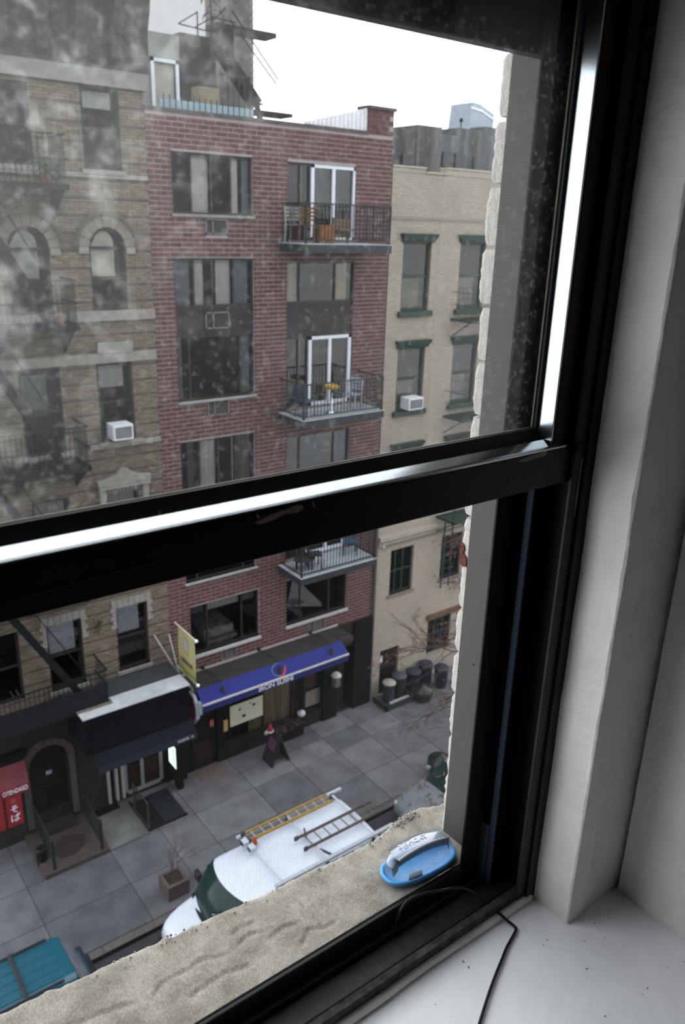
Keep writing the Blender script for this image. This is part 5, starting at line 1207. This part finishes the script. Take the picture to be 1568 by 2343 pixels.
# upper body and roof: bowed leading edge
def roof_front(y): return 6.82+.26*(y/.9)**2
def upper(u, v):
    t = -1+2*v; ys = t
    prof = [(-1.0, 1.2), (-.975, 1.6), (-.93, 1.9), (-.86, 2.02), (-.70, 2.075), (-.35, 2.105), (0, 2.115), (.35, 2.105), (.70, 2.075), (.86, 2.02), (.93, 1.9), (.975, 1.6), (1.0, 1.2)]
    s_ = v*(len(prof)-1); i = min(int(s_), len(prof)-2); fr_ = s_-i
    y = prof[i][0]+(prof[i+1][0]-prof[i][0])*fr_; z = prof[i][1]+(prof[i+1][1]-prof[i][1])*fr_
    xf = roof_front(min(.9, abs(y))) + (0 if z > 1.95 else (1.95-z)*.25)
    x = xf+(10.80-xf)*u
    if u > .97: z -= .0
    z -= .035*max(0, (.06-u)/.06)**2 if z > 1.9 else 0
    return (x, yc+y, z)
ub = sheet(MB(), upper, 26, 37); 
ub.build('roof', M_vanw, van, smooth=True)
MB().add([(10.80, yc+q[0], q[1]) for q in [(-1.0, 1.2), (-.975, 1.6), (-.93, 1.9), (-.70, 2.075), (0, 2.115), (.70, 2.075), (.93, 1.9), (.975, 1.6), (1.0, 1.2)]], [tuple(range(9))]).build('rear_door', M_vanw, van)
def wsf(u, v):
    y = (-1+2*v); yb, yt = y*.96, y*.88
    xb = 6.38+.20*y*y; xt = roof_front(yt)+.01
    bulge = -.05*math.sin(PI*u)*(1-.4*y*y)
    return (xb+(xt-xb)*u+bulge, yc+yb+(yt-yb)*u, 1.205+(2.045-1.205)*u-.03*y*y*(1-u)+.035*math.sin(PI*u)-.02*y*y*u)
sheet(MB(), wsf, 9, 21).build('windshield', M_carglass, van, smooth=True)
def cowl(u, v):
    y = (-1+2*v); x = 6.30+.20*y*y+.14*u; return (x, yc+y*.965, 1.212+.012*u-.028*y*y)
sheet(MB(), cowl, 3, 21).build('wiper_cowl', M_blacktrim, van, smooth=True)
for y0, y1 in ((-.55, .0), (.05, .6)): MB().tube([(6.42, yc+y0, 1.25), (6.50, yc+(y0+y1)/2, 1.36), (6.50, yc+y1, 1.36)], .012, 5).build('wiper', M_blacktrim, van)
for s_ in (-1, 1):
    MB().box(6.95, 7.9, yc+s_*.985-.012, yc+s_*.985+.012, 1.28, 1.78).build('side_glass', M_carglass, van)
    MB().box(6.72, 6.84, yc+s_*1.03-.0, yc+s_*1.03+s_*.24, 1.30, 1.56).build('wing_mirror', M_blacktrim, van, bevel=.03) if s_ > 0 else MB().box(6.72, 6.84, yc-1.27, yc-1.03, 1.30, 1.56).build('wing_mirror', M_blacktrim, van, bevel=.03)
    MB().box(5.60, 5.68, yc+s_*.66-.12, yc+s_*.66+.12, .58, .72).build('headlight', pm('headlight glass', (.4, .42, .44), .1) if s_ < 0 else bpy.data.materials['headlight glass'], van, bevel=.02)
    for x in (6.42, 9.85): wheel(van, x, yc+s_*.92, .36, .22, s_)
MB().box(5.48, 5.62, yc-.85, yc+.85, .28, .52).build('bumper', M_blacktrim, van, bevel=.04)
MB().box(5.54, 5.60, yc-.5, yc+.5, .52, .66).build('front_grille', M_blacktrim, van, bevel=.01)
# rack
M_rack = pm('white rack tube', (.34, .37, .41), .4, .05, 8); M_dktube = pm('dark rack foot', (.03, .03, .035), .5)
for x in (7.92, 9.2, 10.62):
    rb_ = MB(); rb_.bar((x, yc-.93, 2.215), (x, yc+.95, 2.215), .05, .035)
    q = rb_.build('rack_bar', M_rack, van)
    for s_ in (-1, 1): MB().bar((x, yc+s_*.88, 2.0), (x, yc+s_*.90, 2.26), .07, .05).build('rack_foot', M_dktube, q)
MB().bar((7.7, yc-.93, 2.25), (11.2, yc-.93, 2.25), .09, .07).build('conduit_box', pm('grey conduit tube', (.28, .30, .34), .4, .05, 8), van)
MB().bar((7.5, yc-.86, 2.03), (10.8, yc-.86, 2.03), .03, .03).build('gutter', pm('painted shade gutter', (.35, .39, .46), .5), van)  # darker copy of the van white, with the gutter's shade in its colour
MB().bar((7.75, yc+.93, 2.24), (10.95, yc+.93, 2.24), .07, .06).build('conduit_box', M_rack, van)
def ladder(label, x0, x1, ya, yb, z, m, mr, n, tilt=0):
    t = thing('ladder', label, 'ladder', ((x0+x1)/2, (ya+yb)/2, z), 'ladders on the white van')
    for y in (ya, yb): MB().box(x0, x1, y-.015, y+.015, z, z+.085).build('rail', m, t, bevel=.006)
    for k in range(n):
        x = x0+.2+(x1-x0-.4)*k/(n-1); MB().tube([(x, ya, z+.045), (x, yb, z+.045)], .017, 6).build('rung', mr, t)
    for y in (ya, yb): MB().box(x0-.07, x0+.04, y-.03, y+.03, z-.01, z+.10).build('foot', M_dktube, t, bevel=.01)
    return t
M_yellow = pm('yellow fibreglass rail', (.28, .17, .03), .5, .15, 6); M_brownal = pm('brown aluminium rail', (.075, .058, .045), .5, .2, 6); M_rung = pm('aluminium rung', (.22, .23, .24), .4, .1, 10)
ladder('yellow fibreglass ladder on the far side of the white van roof', 7.92, 10.45, yc+.62, yc+.90, 2.25, M_yellow, M_rung, 9)
ladder('brown aluminium ladder on the near side of the white van roof', 8.92, 11.25, yc-.40, yc+.02, 2.25, M_brownal, M_brownal, 8)
for x, y in ((9.25, yc-.42), (9.20, yc+.10)): MB().bar((x-.03, y-.12, 2.22), (x+.10, y-.42 if y < yc else y+.16, 2.22), .04, .05).build('clamp', M_dktube, van)
bc = thing('beacon', 'small orange beacon lamp on the front of the van roof', 'beacon', (8.02, yc+.52, 2.23))
MB().lathe((8.02, yc+.52, 2.23), [(.07, 0), (.07, .03), (.055, .035), (.05, .15), (.001, .16)], 14).build('lens', pm('orange red lens', (.20, .022, .008), .3), bc, smooth=True)
MB().box(7.93, 8.11, yc+.44, yc+.60, 2.20, 2.235).build('base', M_rack, bc)
for k, (x, y) in enumerate(((7.82, yc+.62), (7.86, yc+.36))):
    wl_ = thing('work_light', 'white work light on the van rack ' + ('behind the orange beacon' if k == 0 else 'in front of the orange beacon'), 'work light', (x, y, 2.22), 'work lights on the white van')
    MB().box(x-.10, x+.06, y-.09, y+.09, 2.24, 2.38).build('housing', M_rack, wl_, bevel=.03); MB().box(x-.11, x-.10, y-.07, y+.07, 2.26, 2.36).build('lens', M_carglass, wl_); MB().box(x-.02, x+.02, y-.02, y+.02, 2.20, 2.25).build('stalk', M_dktube, wl_)
# teal SUV
M_teal = paint('teal car paint', (.004, .055, .085), .5, .35); M_teall = paint('pale teal side', (.03, .14, .20), .5, .35)
yc2 = 13.50
suv = thing('suv', 'teal car with a ribbed roof and black roof bars at lower left', 'car', (1.6, yc2, G))
b = MB(); body(b, [(-.95, .8, .4, .86, .8, .80, .98, .02), (-.6, .86, .3, .91, .85, .84, 1.04, .03), (3.3, .86, .3, .92, .85, .86, 1.06, .03), (3.72, .84, .35, .88, .85, .80, 1.02, .02), (3.84, .80, .4, .82, .8, .74, .96, .02)], yc2)
sub(b.build('body', M_teal, suv, smooth=True), 1)
b = MB(); ring = lambda x, wt, zt: [(x, yc2-.86, 1.04), (x, yc2-wt-.05, zt-.14), (x, yc2-wt, zt-.03), (x, yc2-wt*.8, zt), (x, yc2+wt*.8, zt), (x, yc2+wt, zt-.03), (x, yc2+wt+.05, zt-.14), (x, yc2+.86, 1.04)]
b.loft([ring(-.2, .60, 1.70), ring(.3, .63, 1.76), ring(3.2, .63, 1.76), ring(3.36, .61, 1.74)]); b.build('roof', M_teal, suv)
for k in range(5): y = yc2-.46+k*.23; MB().prism([(-.0, y-.022, 1.758), (.0, y-.010, 1.776), (.0, y+.010, 1.776), (.0, y+.022, 1.758)], (3.15, 0, 0)).build('roof_rib', M_teal, suv)
def rw(u, v):
    y = -1+2*v; return (3.37+.36*u-.05*y*y*u, yc2+y*(.60+.14*u), 1.735-.66*u)
sheet(MB(), rw, 5, 9).build('rear_window', pm('pale grey car glass', (.10, .105, .125), .15, .3, 4), suv, smooth=True)
MB().box(3.72, 4.02, yc2-.86, yc2+.86, .30, .62).build('bumper', M_blacktrim, suv, bevel=.05)
MB().box(3.70, 3.86, yc2-.80, yc2+.80, .62, .98).build('tailgate', M_blacktrim, suv, bevel=.04)
for s_ in (-1, 1):
    MB().bar((.1, yc2+s_*.60, 1.80), (3.1, yc2+s_*.60, 1.80), .04, .04).build('roof_rail', M_blacktrim, suv)
    MB().prism([(.2, yc2+s_*.69, 1.66), (3.2, yc2+s_*.69, 1.66), (3.45, yc2+s_*.84, 1.1), (-.1, yc2+s_*.84, 1.1)], (0, s_*.012, .006)).build('side_glass' if s_ > 0 else 'side_panel', M_carglass if s_ > 0 else M_teall, suv)
    for x in (0.0, 2.9): wheel(suv, x, yc2+s_*.80, .34, .22, s_)
for x in (.7, 2.35): MB().box(x-.04, x+.04, yc2-.64, yc2+.64, 1.80, 1.84).build('cross_bar', M_blacktrim, suv, bevel=.01)
# silver car behind the van
M_silver = paint('silver grey car paint', (.12, .135, .155), .6, .3)
yc3 = 13.42
car = thing('car', 'silver grey parked car strewn with brown leaves behind the white van', 'car', (15.2, yc3, G))
b = MB(); body(b, [(13.02, .55, .35, .60, .50, .52, .62, .02), (13.10, .70, .28, .76, .56, .68, .72, .03), (13.4, .80, .22, .86, .62, .78, .82, .04), (14.2, .84, .2, .88, .66, .82, .92, .04), (14.6, .85, .2, .89, .68, .84, .95, .03), (16.6, .85, .2, .89, .68, .84, .97, .03), (17.3, .78, .25, .84, .66, .74, .94, .03), (17.5, .66, .35, .70, .6, .62, .82, .02)], yc3)
sub(b.build('body', M_silver, car, smooth=True), 1)
b = MB(); b.loft([[(x, yc3-w0, .93), (x+dx*.5, yc3-w0+.06, 1.15), (x+dx, yc3-w1, zt), (x+dx, yc3+w1, zt), (x+dx*.5, yc3+w0-.06, 1.15), (x, yc3+w0, .93)] for x, w0, w1, zt, dx in ((14.25, .70, .50, 1.32, .55), (14.6, .80, .58, 1.40, .5), (15.6, .82, .60, 1.42, .2), (16.7, .80, .56, 1.36, -.35), (17.0, .7, .5, 1.2, -.3))]); b.build('cabin_glass', M_carglass, car)
b = MB(); sheet(b, lambda u, v: (14.9+1.5*u, yc3+(-.56+1.12*v), 1.405+.035*math.sin(PI*u)*math.sin(PI*v)+.01), 7, 7).build('roof', M_silver, car, smooth=True)
for y in (-.35, -.1, .15, .4): MB().box(13.04, 13.10, yc3+y-.11, yc3+y+.11, .42, .50).build('grille_slot', M_blacktrim, car)
for s_ in (-1, 1):
    MB().box(13.10, 13.24, yc3+s_*.62-.10, yc3+s_*.62+.10, .58, .70).build('headlight', bpy.data.materials['headlight glass'], car, bevel=.03)
    for x in (13.9, 16.6): wheel(car, x, yc3+s_*.78, .31, .2, s_)
    MB().box(14.55, 14.70, yc3+s_*.95-.08, yc3+s_*.95+.08, .96, 1.10).build('wing_mirror', M_silver, car, bevel=.03)
# dead leaves on the car and along the curb
M_leaf = pm('dead brown leaf', (.10, .05, .025), .8, .5, 5); M_leaf2 = pm('ochre leaf', (.14, .085, .035), .8, .4, 5)
def leafquad(mb, p, s_, rn):
    a = rn.random()*2*PI; u = Vector((math.cos(a), math.sin(a), rn.uniform(-.4, .4)))*s_; v = Vector((-math.sin(a), math.cos(a), rn.uniform(-.4, .4)))*s_*.55
    mb.add([p-u, p-u*.2+v, p+u, p-u*.2-v], [(0, 1, 2, 3)])
lr = random.Random(12); lf = MB()
for k in range(150):
    x = lr.uniform(13.15, 16); y = yc3+lr.uniform(-.7, .8)
    z = .80 if x < 13.5 else (.93+.02 if x < 14.3 else 1.1+min(.33, (x-14.3)*.6))
    leafquad(lf, Vector((x, y, z+.03)), lr.uniform(.03, .07), lr)
tag(lf.build('leaves_on_car', M_leaf), 'dead brown leaves lying on the silver grey car', 'leaves', kind='stuff')
lf = MB()
for k in range(220):
    x = lr.uniform(12.4, 21); y = lr.choice((lr.gauss(14.95, .25), lr.uniform(15, 19.3))); leafquad(lf, Vector((x, max(14.68, y), .012)), lr.uniform(.02, .05), lr)
for k in range(30): leafquad(lf, Vector((lr.uniform(4, 9), lr.gauss(14.8, .1), .012)), lr.uniform(.02, .05), lr)
tag(lf.build('leaves_on_pavement', M_leaf2), 'dead leaves scattered over the pavement and along the curb', 'leaves', kind='stuff')
# bare tree at right, trunk behind the jamb
tr = thing('street_tree', 'bare street tree with reddish twigs and few brown leaves before the cream building', 'tree', (17.9, 15.6, 0))
rt = random.Random(31); tips = []
M_bark = pm('reddish brown bark', (.052, .031, .026), .9, .25, 10)
trunk = MB(); trunk.tube([(17.9, 15.6, 0), (17.88, 15.62, 1.2), (17.95, 15.6, 3.0), (17.9, 15.65, 5.0), (17.8, 15.7, 7.5)], [.11, .095, .08, .06, .03], 9); trunk.build('trunk', M_bark, tr, smooth=True)
br = MB()
def branch(p, d, l, r, dep):
    pts = [p]; q = p
    for k in range(4):
        d = (d+Vector((rt.gauss(0, .16), rt.gauss(0, .16), rt.gauss(0, .12)))).normalized(); q = q+d*l/4; pts.append(q)
    br.tube(pts, [r, r*.85, r*.7, r*.55, r*.4], 5 if dep > 1 else 4)
    if dep <= 1: tips.extend(pts[2:])
    if dep:
        for k in (1, 2, 3, 4):
            for _ in range(1 if rt.random() < .75 else 2):
                branch(pts[k], (d+Vector((rt.gauss(-.1, .55), rt.gauss(0, .5), rt.gauss(.05, .4)))).normalized(), l*rt.uniform(.4, .62), r*.5, dep-1)
for z, l, dx in ((1.9, 2.6, -1), (2.6, 2.2, -.9), (3.4, 2.4, -1), (4.2, 2.2, -.9), (5.0, 2.0, -.9), (5.8, 1.7, -.8), (6.6, 1.4, -.7), (3.0, 2.0, -.6), (4.6, 1.8, -.5)):
    branch(Vector((17.9, 15.62, z)), Vector((dx, rt.uniform(-.5, .6), rt.uniform(-.15, .45))).normalized(), l, .032, 3)
br.build('branches', M_bark, tr)
lf = MB()
for k in range(520):
    leafquad(lf, tips[rt.randrange(len(tips))]+Vector((rt.gauss(0, .04), rt.gauss(0, .04), -.03)), rt.uniform(.025, .06), rt)
tag(lf.build('leaves', pm('russet leaf', (.095, .045, .03), .8, .4, 4), tr), kind='stuff')
# rubbish bins by the cream building
def bin_(label, x, y, r, h, mb_, ml, cat='bin', nm='trash_bin', grp='rubbish bins by the cream building'):
    t = thing(nm, label, cat, (x, y, 0), grp)
    MB().lathe((x, y, 0), [(.001, 0), (r*.82, 0), (r*.86, .03), (r*.95, h*.85), (r*1.0, h*.86), (r*1.0, h*.9), (r*.97, h*.9)], 20).build('body', mb_, t, smooth=True)
    MB().lathe((x, y, h*.9), [(r*1.05, 0), (r*1.06, .03), (r*.95, .06), (r*.4, .10), (r*.12, .10), (r*.1, .14), (.001, .14)], 20).build('lid', ml, t, smooth=True)
    for s_ in (-1, 1): MB().tube([(x+s_*r*.98, y-.07, h*.72), (x+s_*r*1.12, y-.06, h*.72), (x+s_*r*1.12, y+.06, h*.72), (x+s_*r*.98, y+.07, h*.72)], .012, 5).build('handle', M_blacktrim, t)
    return t
M_navyb = pm('navy plastic', (.013, .018, .032), .45, .15, 6); M_slate = pm('slate plastic', (.032, .039, .05), .5, .15, 6); M_creaml = pm('cream lid', (.22, .205, .18), .6, .1, 6); M_dgb = pm('dark grey plastic', (.022, .024, .027), .5, .15, 6)
bin_('grey bin with a round cream lid in front of the black cellar door', 17.02, 19.02, .24, .86, M_slate, M_creaml)
bin_('slate grey bin beside the cream lidded bin', 17.55, 19.08, .27, .95, M_dgb, M_slate)
bin_('navy blue bin against the cream wall, left one of three', 18.28, 19.1, .28, .88, M_navyb, M_navyb)
bin_('navy blue bin against the cream wall, middle one of three', 18.95, 19.16, .28, .95, M_navyb, M_navyb)
bin_('navy blue bin under the twigs, right one of three', 19.35, 18.7, .28, .88, M_navyb, M_navyb)
def bag(label, c, r, h, m, seed, grp=None):
    rn = random.Random(seed); b = MB(); n = 18; rings = []
    for i in range(9):
        t = i/8; rr = r*(.55+.62*math.sin(PI*(.15+.72*t)))*(1 if t < .85 else .35); rings.append([(c[0]+rr*(1+.13*noise.noise(Vector((k*.8, t*4, seed))))*math.cos(2*PI*k/n), c[1]+rr*(1+.13*noise.noise(Vector((k*.8+9, t*4, seed))))*math.sin(2*PI*k/n), c[2]+h*t) for k in range(n)])
    b.loft(rings); o = b.build('rubbish_bag', m, smooth=True); return tag(o, label, 'bag', grp)
M_bagblk = pm('black plastic bag', (.012, .016, .016), .35, .3, 8, bump=.4, bscale=20)
bag('black rubbish bag in front of the navy blue bins', (18.15, 18.42, .0), .34, .62, M_bagblk, 3)
bag('black plastic bag at the curb beyond the silver grey car', (15.75, 14.95, .0), .36, .70, M_bagblk, 8)
bag('white plastic bag lying on the ledge of the sushi shop window', (13.42, 19.44, .52), .12, .22, pm('white plastic bag', (.42, .45, .50), .5, .1, 10), 5)
gc = thing('green_box', 'low dark green wooden crate with a pale board lying in it', 'crate', (17.05, 18.85, 0))
M_dkg2 = pm('dark green wood', (.012, .022, .018), .7, .25, 6)
x0, x1, y0, y1 = 16.5, 17.85, 18.50, 19.3
for q in ((x0, x1, y0, y0+.05), (x0, x0+.05, y0, y1), (x1-.05, x1, y0, y1)): MB().box(q[0], q[1], q[2], q[3], 0, .24).build('side_board', M_dkg2, gc, bevel=.006)
MB().box(16.85, 17.78, 18.56, 18.80, .10, .13).build('pale_board', pm('pale board', (.24, .27, .29), .7, .1, 5), gc)
# sidewalk sign with a red and white decoration
sb = thing('sidewalk_sign', 'black folding sidewalk sign with a red and white cap on its corner', 'sign', (11.8, 18.45, 0))
MB().add([(11.42, 18.16, 0), (11.42, 18.78, 0), (11.76, 18.76, 1.02), (11.76, 18.18, 1.02), (11.45, 18.16, 0), (11.45, 18.78, 0), (11.79, 18.76, 1.02), (11.79, 18.18, 1.02)], [(0, 1, 2, 3), (7, 6, 5, 4), (0, 3, 7, 4), (1, 5, 6, 2), (2, 6, 7, 3), (0, 4, 5, 1)]).build('front_panel', pm('black chalkboard', (.012, .011, .014), .6, .3, 5), sb)
MB().add([(12.14, 18.16, 0), (12.14, 18.78, 0), (11.80, 18.76, 1.02), (11.80, 18.18, 1.02), (12.11, 18.16, 0), (12.11, 18.78, 0), (11.77, 18.76, 1.02), (11.77, 18.18, 1.02)], [(3, 2, 1, 0), (4, 5, 6, 7), (4, 7, 3, 0), (2, 6, 5, 1), (3, 7, 6, 2), (1, 5, 4, 0)]).build('back_panel', pm('brown panel wood', (.034, .022, .015), .6, .2, 4), sb)
q = MB().add([(11.57, 18.25, .50), (11.57, 18.68, .50), (11.69, 18.66, .88), (11.69, 18.28, .88)], [(0, 1, 2, 3)]).build('purple_print', pm('purple print', (.06, .02, .05), .7), sb)
q.location.x -= .012
MB().lathe((11.70, 18.72, 1.0), [(.11, 0), (.10, .06), (.07, .17), (.03, .26), (.001, .28)], 12).build('red_cap', pm('red felt', (.20, .013, .017), .8), sb, smooth=True)
MB().lathe((11.70, 18.72, .97), [(.10, 0), (.13, .02), (.13, .05), (.10, .07)], 12).build('white_brim', pm('white fluff', (.34, .33, .34), .9), sb, smooth=True); MB().ball((11.60, 18.78, .93), .07, 8).build('white_bobble', bpy.data.materials['white fluff'], sb, smooth=True)
fbx = thing('flower_box', 'dark planter with straggly dull pink plants in front of the shop window', 'planter', (12.75, 19.2, 0))
MB().box(12.2, 13.3, 19.10, 19.36, 0, .32).build('box', M_black, fbx, bevel=.01)
lf = MB(); rf_ = random.Random(3)
for k in range(150): leafquad(lf, Vector((rf_.uniform(12.2, 13.3), rf_.uniform(19.08, 19.36), .34+abs(rf_.gauss(0, .13)))), .04, rf_)
tag(lf.build('foliage', pm('dull pink leaves', (.075, .045, .05), .8, .5, 4), fbx), kind='stuff')

# ------------------------------------------------------------------ balcony furniture
def chair(label, x, y, z, rz, m, grp, slat=True):
    t = thing('balcony_chair', label, 'chair', (x, y, z), grp, rz)
    def L(mb, name, mat=m, **k): o = mb.build(name, mat, None, **k); o.parent = t; return o
    for sx in (-1, 1):
        L(MB().bar((sx*.20, -.20, 0), (sx*.20, -.18, .45), .03, .03), 'leg'); L(MB().bar((sx*.20, .22, 0), (sx*.20, .18, .45), .03, .03), 'leg')
        L(MB().bar((sx*.20, .18, .45), (sx*.20, .26, .92), .03, .03), 'back_post')
    L(MB().box(-.22, .22, -.22, .20, .44, .47), 'seat')
    for k in range(4): L(MB().box(-.20, .20, .205+.018*k, .225+.018*k, .56+.095*k, .62+.095*k), 'back_slat')
    return t
M_orange = pm('orange stained wood', (.20, .075, .022), .6, .25, 6, stretch=(1, 8, 1)); M_greych = pm('grey metal chair', (.22, .22, .23), .5, .1, 8); M_paleblue = pm('pale blue metal', (.24, .28, .34), .4, .1, 8); M_tealch = pm('dark blue plastic', (.03, .06, .11), .5, .1, 8)
chair('orange stained wooden chair on the top balcony', 13.0, 18.92, 16.02, 2.6, M_orange, 'chairs on the balconies')
chair('grey metal chair at the left end of the top balcony', 12.64+.18, 19.2, 16.02, 2.2, M_greych, 'chairs on the balconies')
chair('pale blue metal chair at the right of the yellow stool', 14.72, 18.85, 11.27, -1.2, M_paleblue, 'chairs on the balconies')
chair('dark blue chair at the left of the yellow stool', 12.92, 18.75, 11.27, 1.9, M_tealch, 'chairs on the balconies')
chair('dark blue chair at the right end of the lowest balcony', 14.95, 19.0, 6.39, -.6, M_tealch, 'chairs on the balconies')
chair('dark chair beside the low table on the lowest balcony', 13.35, 18.75, 6.39, 1.2, M_dgb, 'chairs on the balconies')
wt2 = thing('wood_crate', 'orange brown wooden planter box on the top balcony', 'planter', (13.5, 18.95, 16.02))
for k in range(5): MB().box(13.30+k*.1, 13.385+k*.1, 18.70, 18.73, 16.04, 16.50).build('slat', M_orange, wt2)
MB().box(13.30, 13.79, 18.73, 19.05, 16.02, 16.46).build('box', pm('dark box', (.05, .04, .03), .8), wt2)
bn = thing('slatted_bench', 'brown slatted bench back by the white door of the top balcony', 'bench', (14.3, 19.2, 16.02))
for k in range(5): MB().box(14.02, 14.62, 19.12, 19.14, 16.18+k*.1, 16.26+k*.1).build('back_slat', pm('brown slat', (.13, .085, .055), .7, .2, 4) if k == 0 else bpy.data.materials['brown slat'], bn)
for x in (14.05, 14.56): MB().box(x, x+.04, 19.10, 19.16, 16.02, 16.70).build('leg', bpy.data.materials['brown slat'], bn)
MB().box(14.02, 14.62, 18.85, 19.12, 16.36, 16.40).build('seat', bpy.data.materials['brown slat'], bn)
bst = thing('bar_stool', 'chrome bar stool with a yellow cushion on the middle balcony', 'stool', (13.84, 18.72, 11.27))
M_chrome = pm('chrome', (.6, .62, .65), .15, .02, 5, metal=1)
MB().lathe((13.84, 18.72, 11.27), [(.001, 0), (.19, 0), (.19, .02), (.03, .05), (.022, .72), (.001, .72)], 16).build('pedestal', M_chrome, bst, smooth=True)
MB().tube([(13.84+.16*math.cos(2*PI*k/16), 18.72+.16*math.sin(2*PI*k/16), 11.60) for k in range(17)], .012, 5).build('foot_ring', M_chrome, bst)
MB().box(13.66, 14.02, 18.55, 18.90, 11.98, 12.10).build('cushion', pm('yellow cushion', (.36, .21, .03), .7, .08, 8), bst, bevel=.03, seg=3)
bt = thing('low_table', 'low dark oval table on the lowest balcony', 'table', (12.98, 18.72, 6.39))
tp_ = MB(); tp_.prism([(12.98+.36*math.cos(2*PI*k/24), 18.74+.26*math.sin(2*PI*k/24), 6.74) for k in range(24)], (0, 0, .03)); tp_.build('top', pm('dark brown table', (.03, .026, .024), .5), bt)
for sx in (-1, 1):
    for sy in (-1, 1): MB().bar((12.98+sx*.2, 18.74+sy*.14, 6.39), (12.98+sx*.2, 18.74+sy*.14, 6.74), .03, .03).build('leg', M_rail, bt)
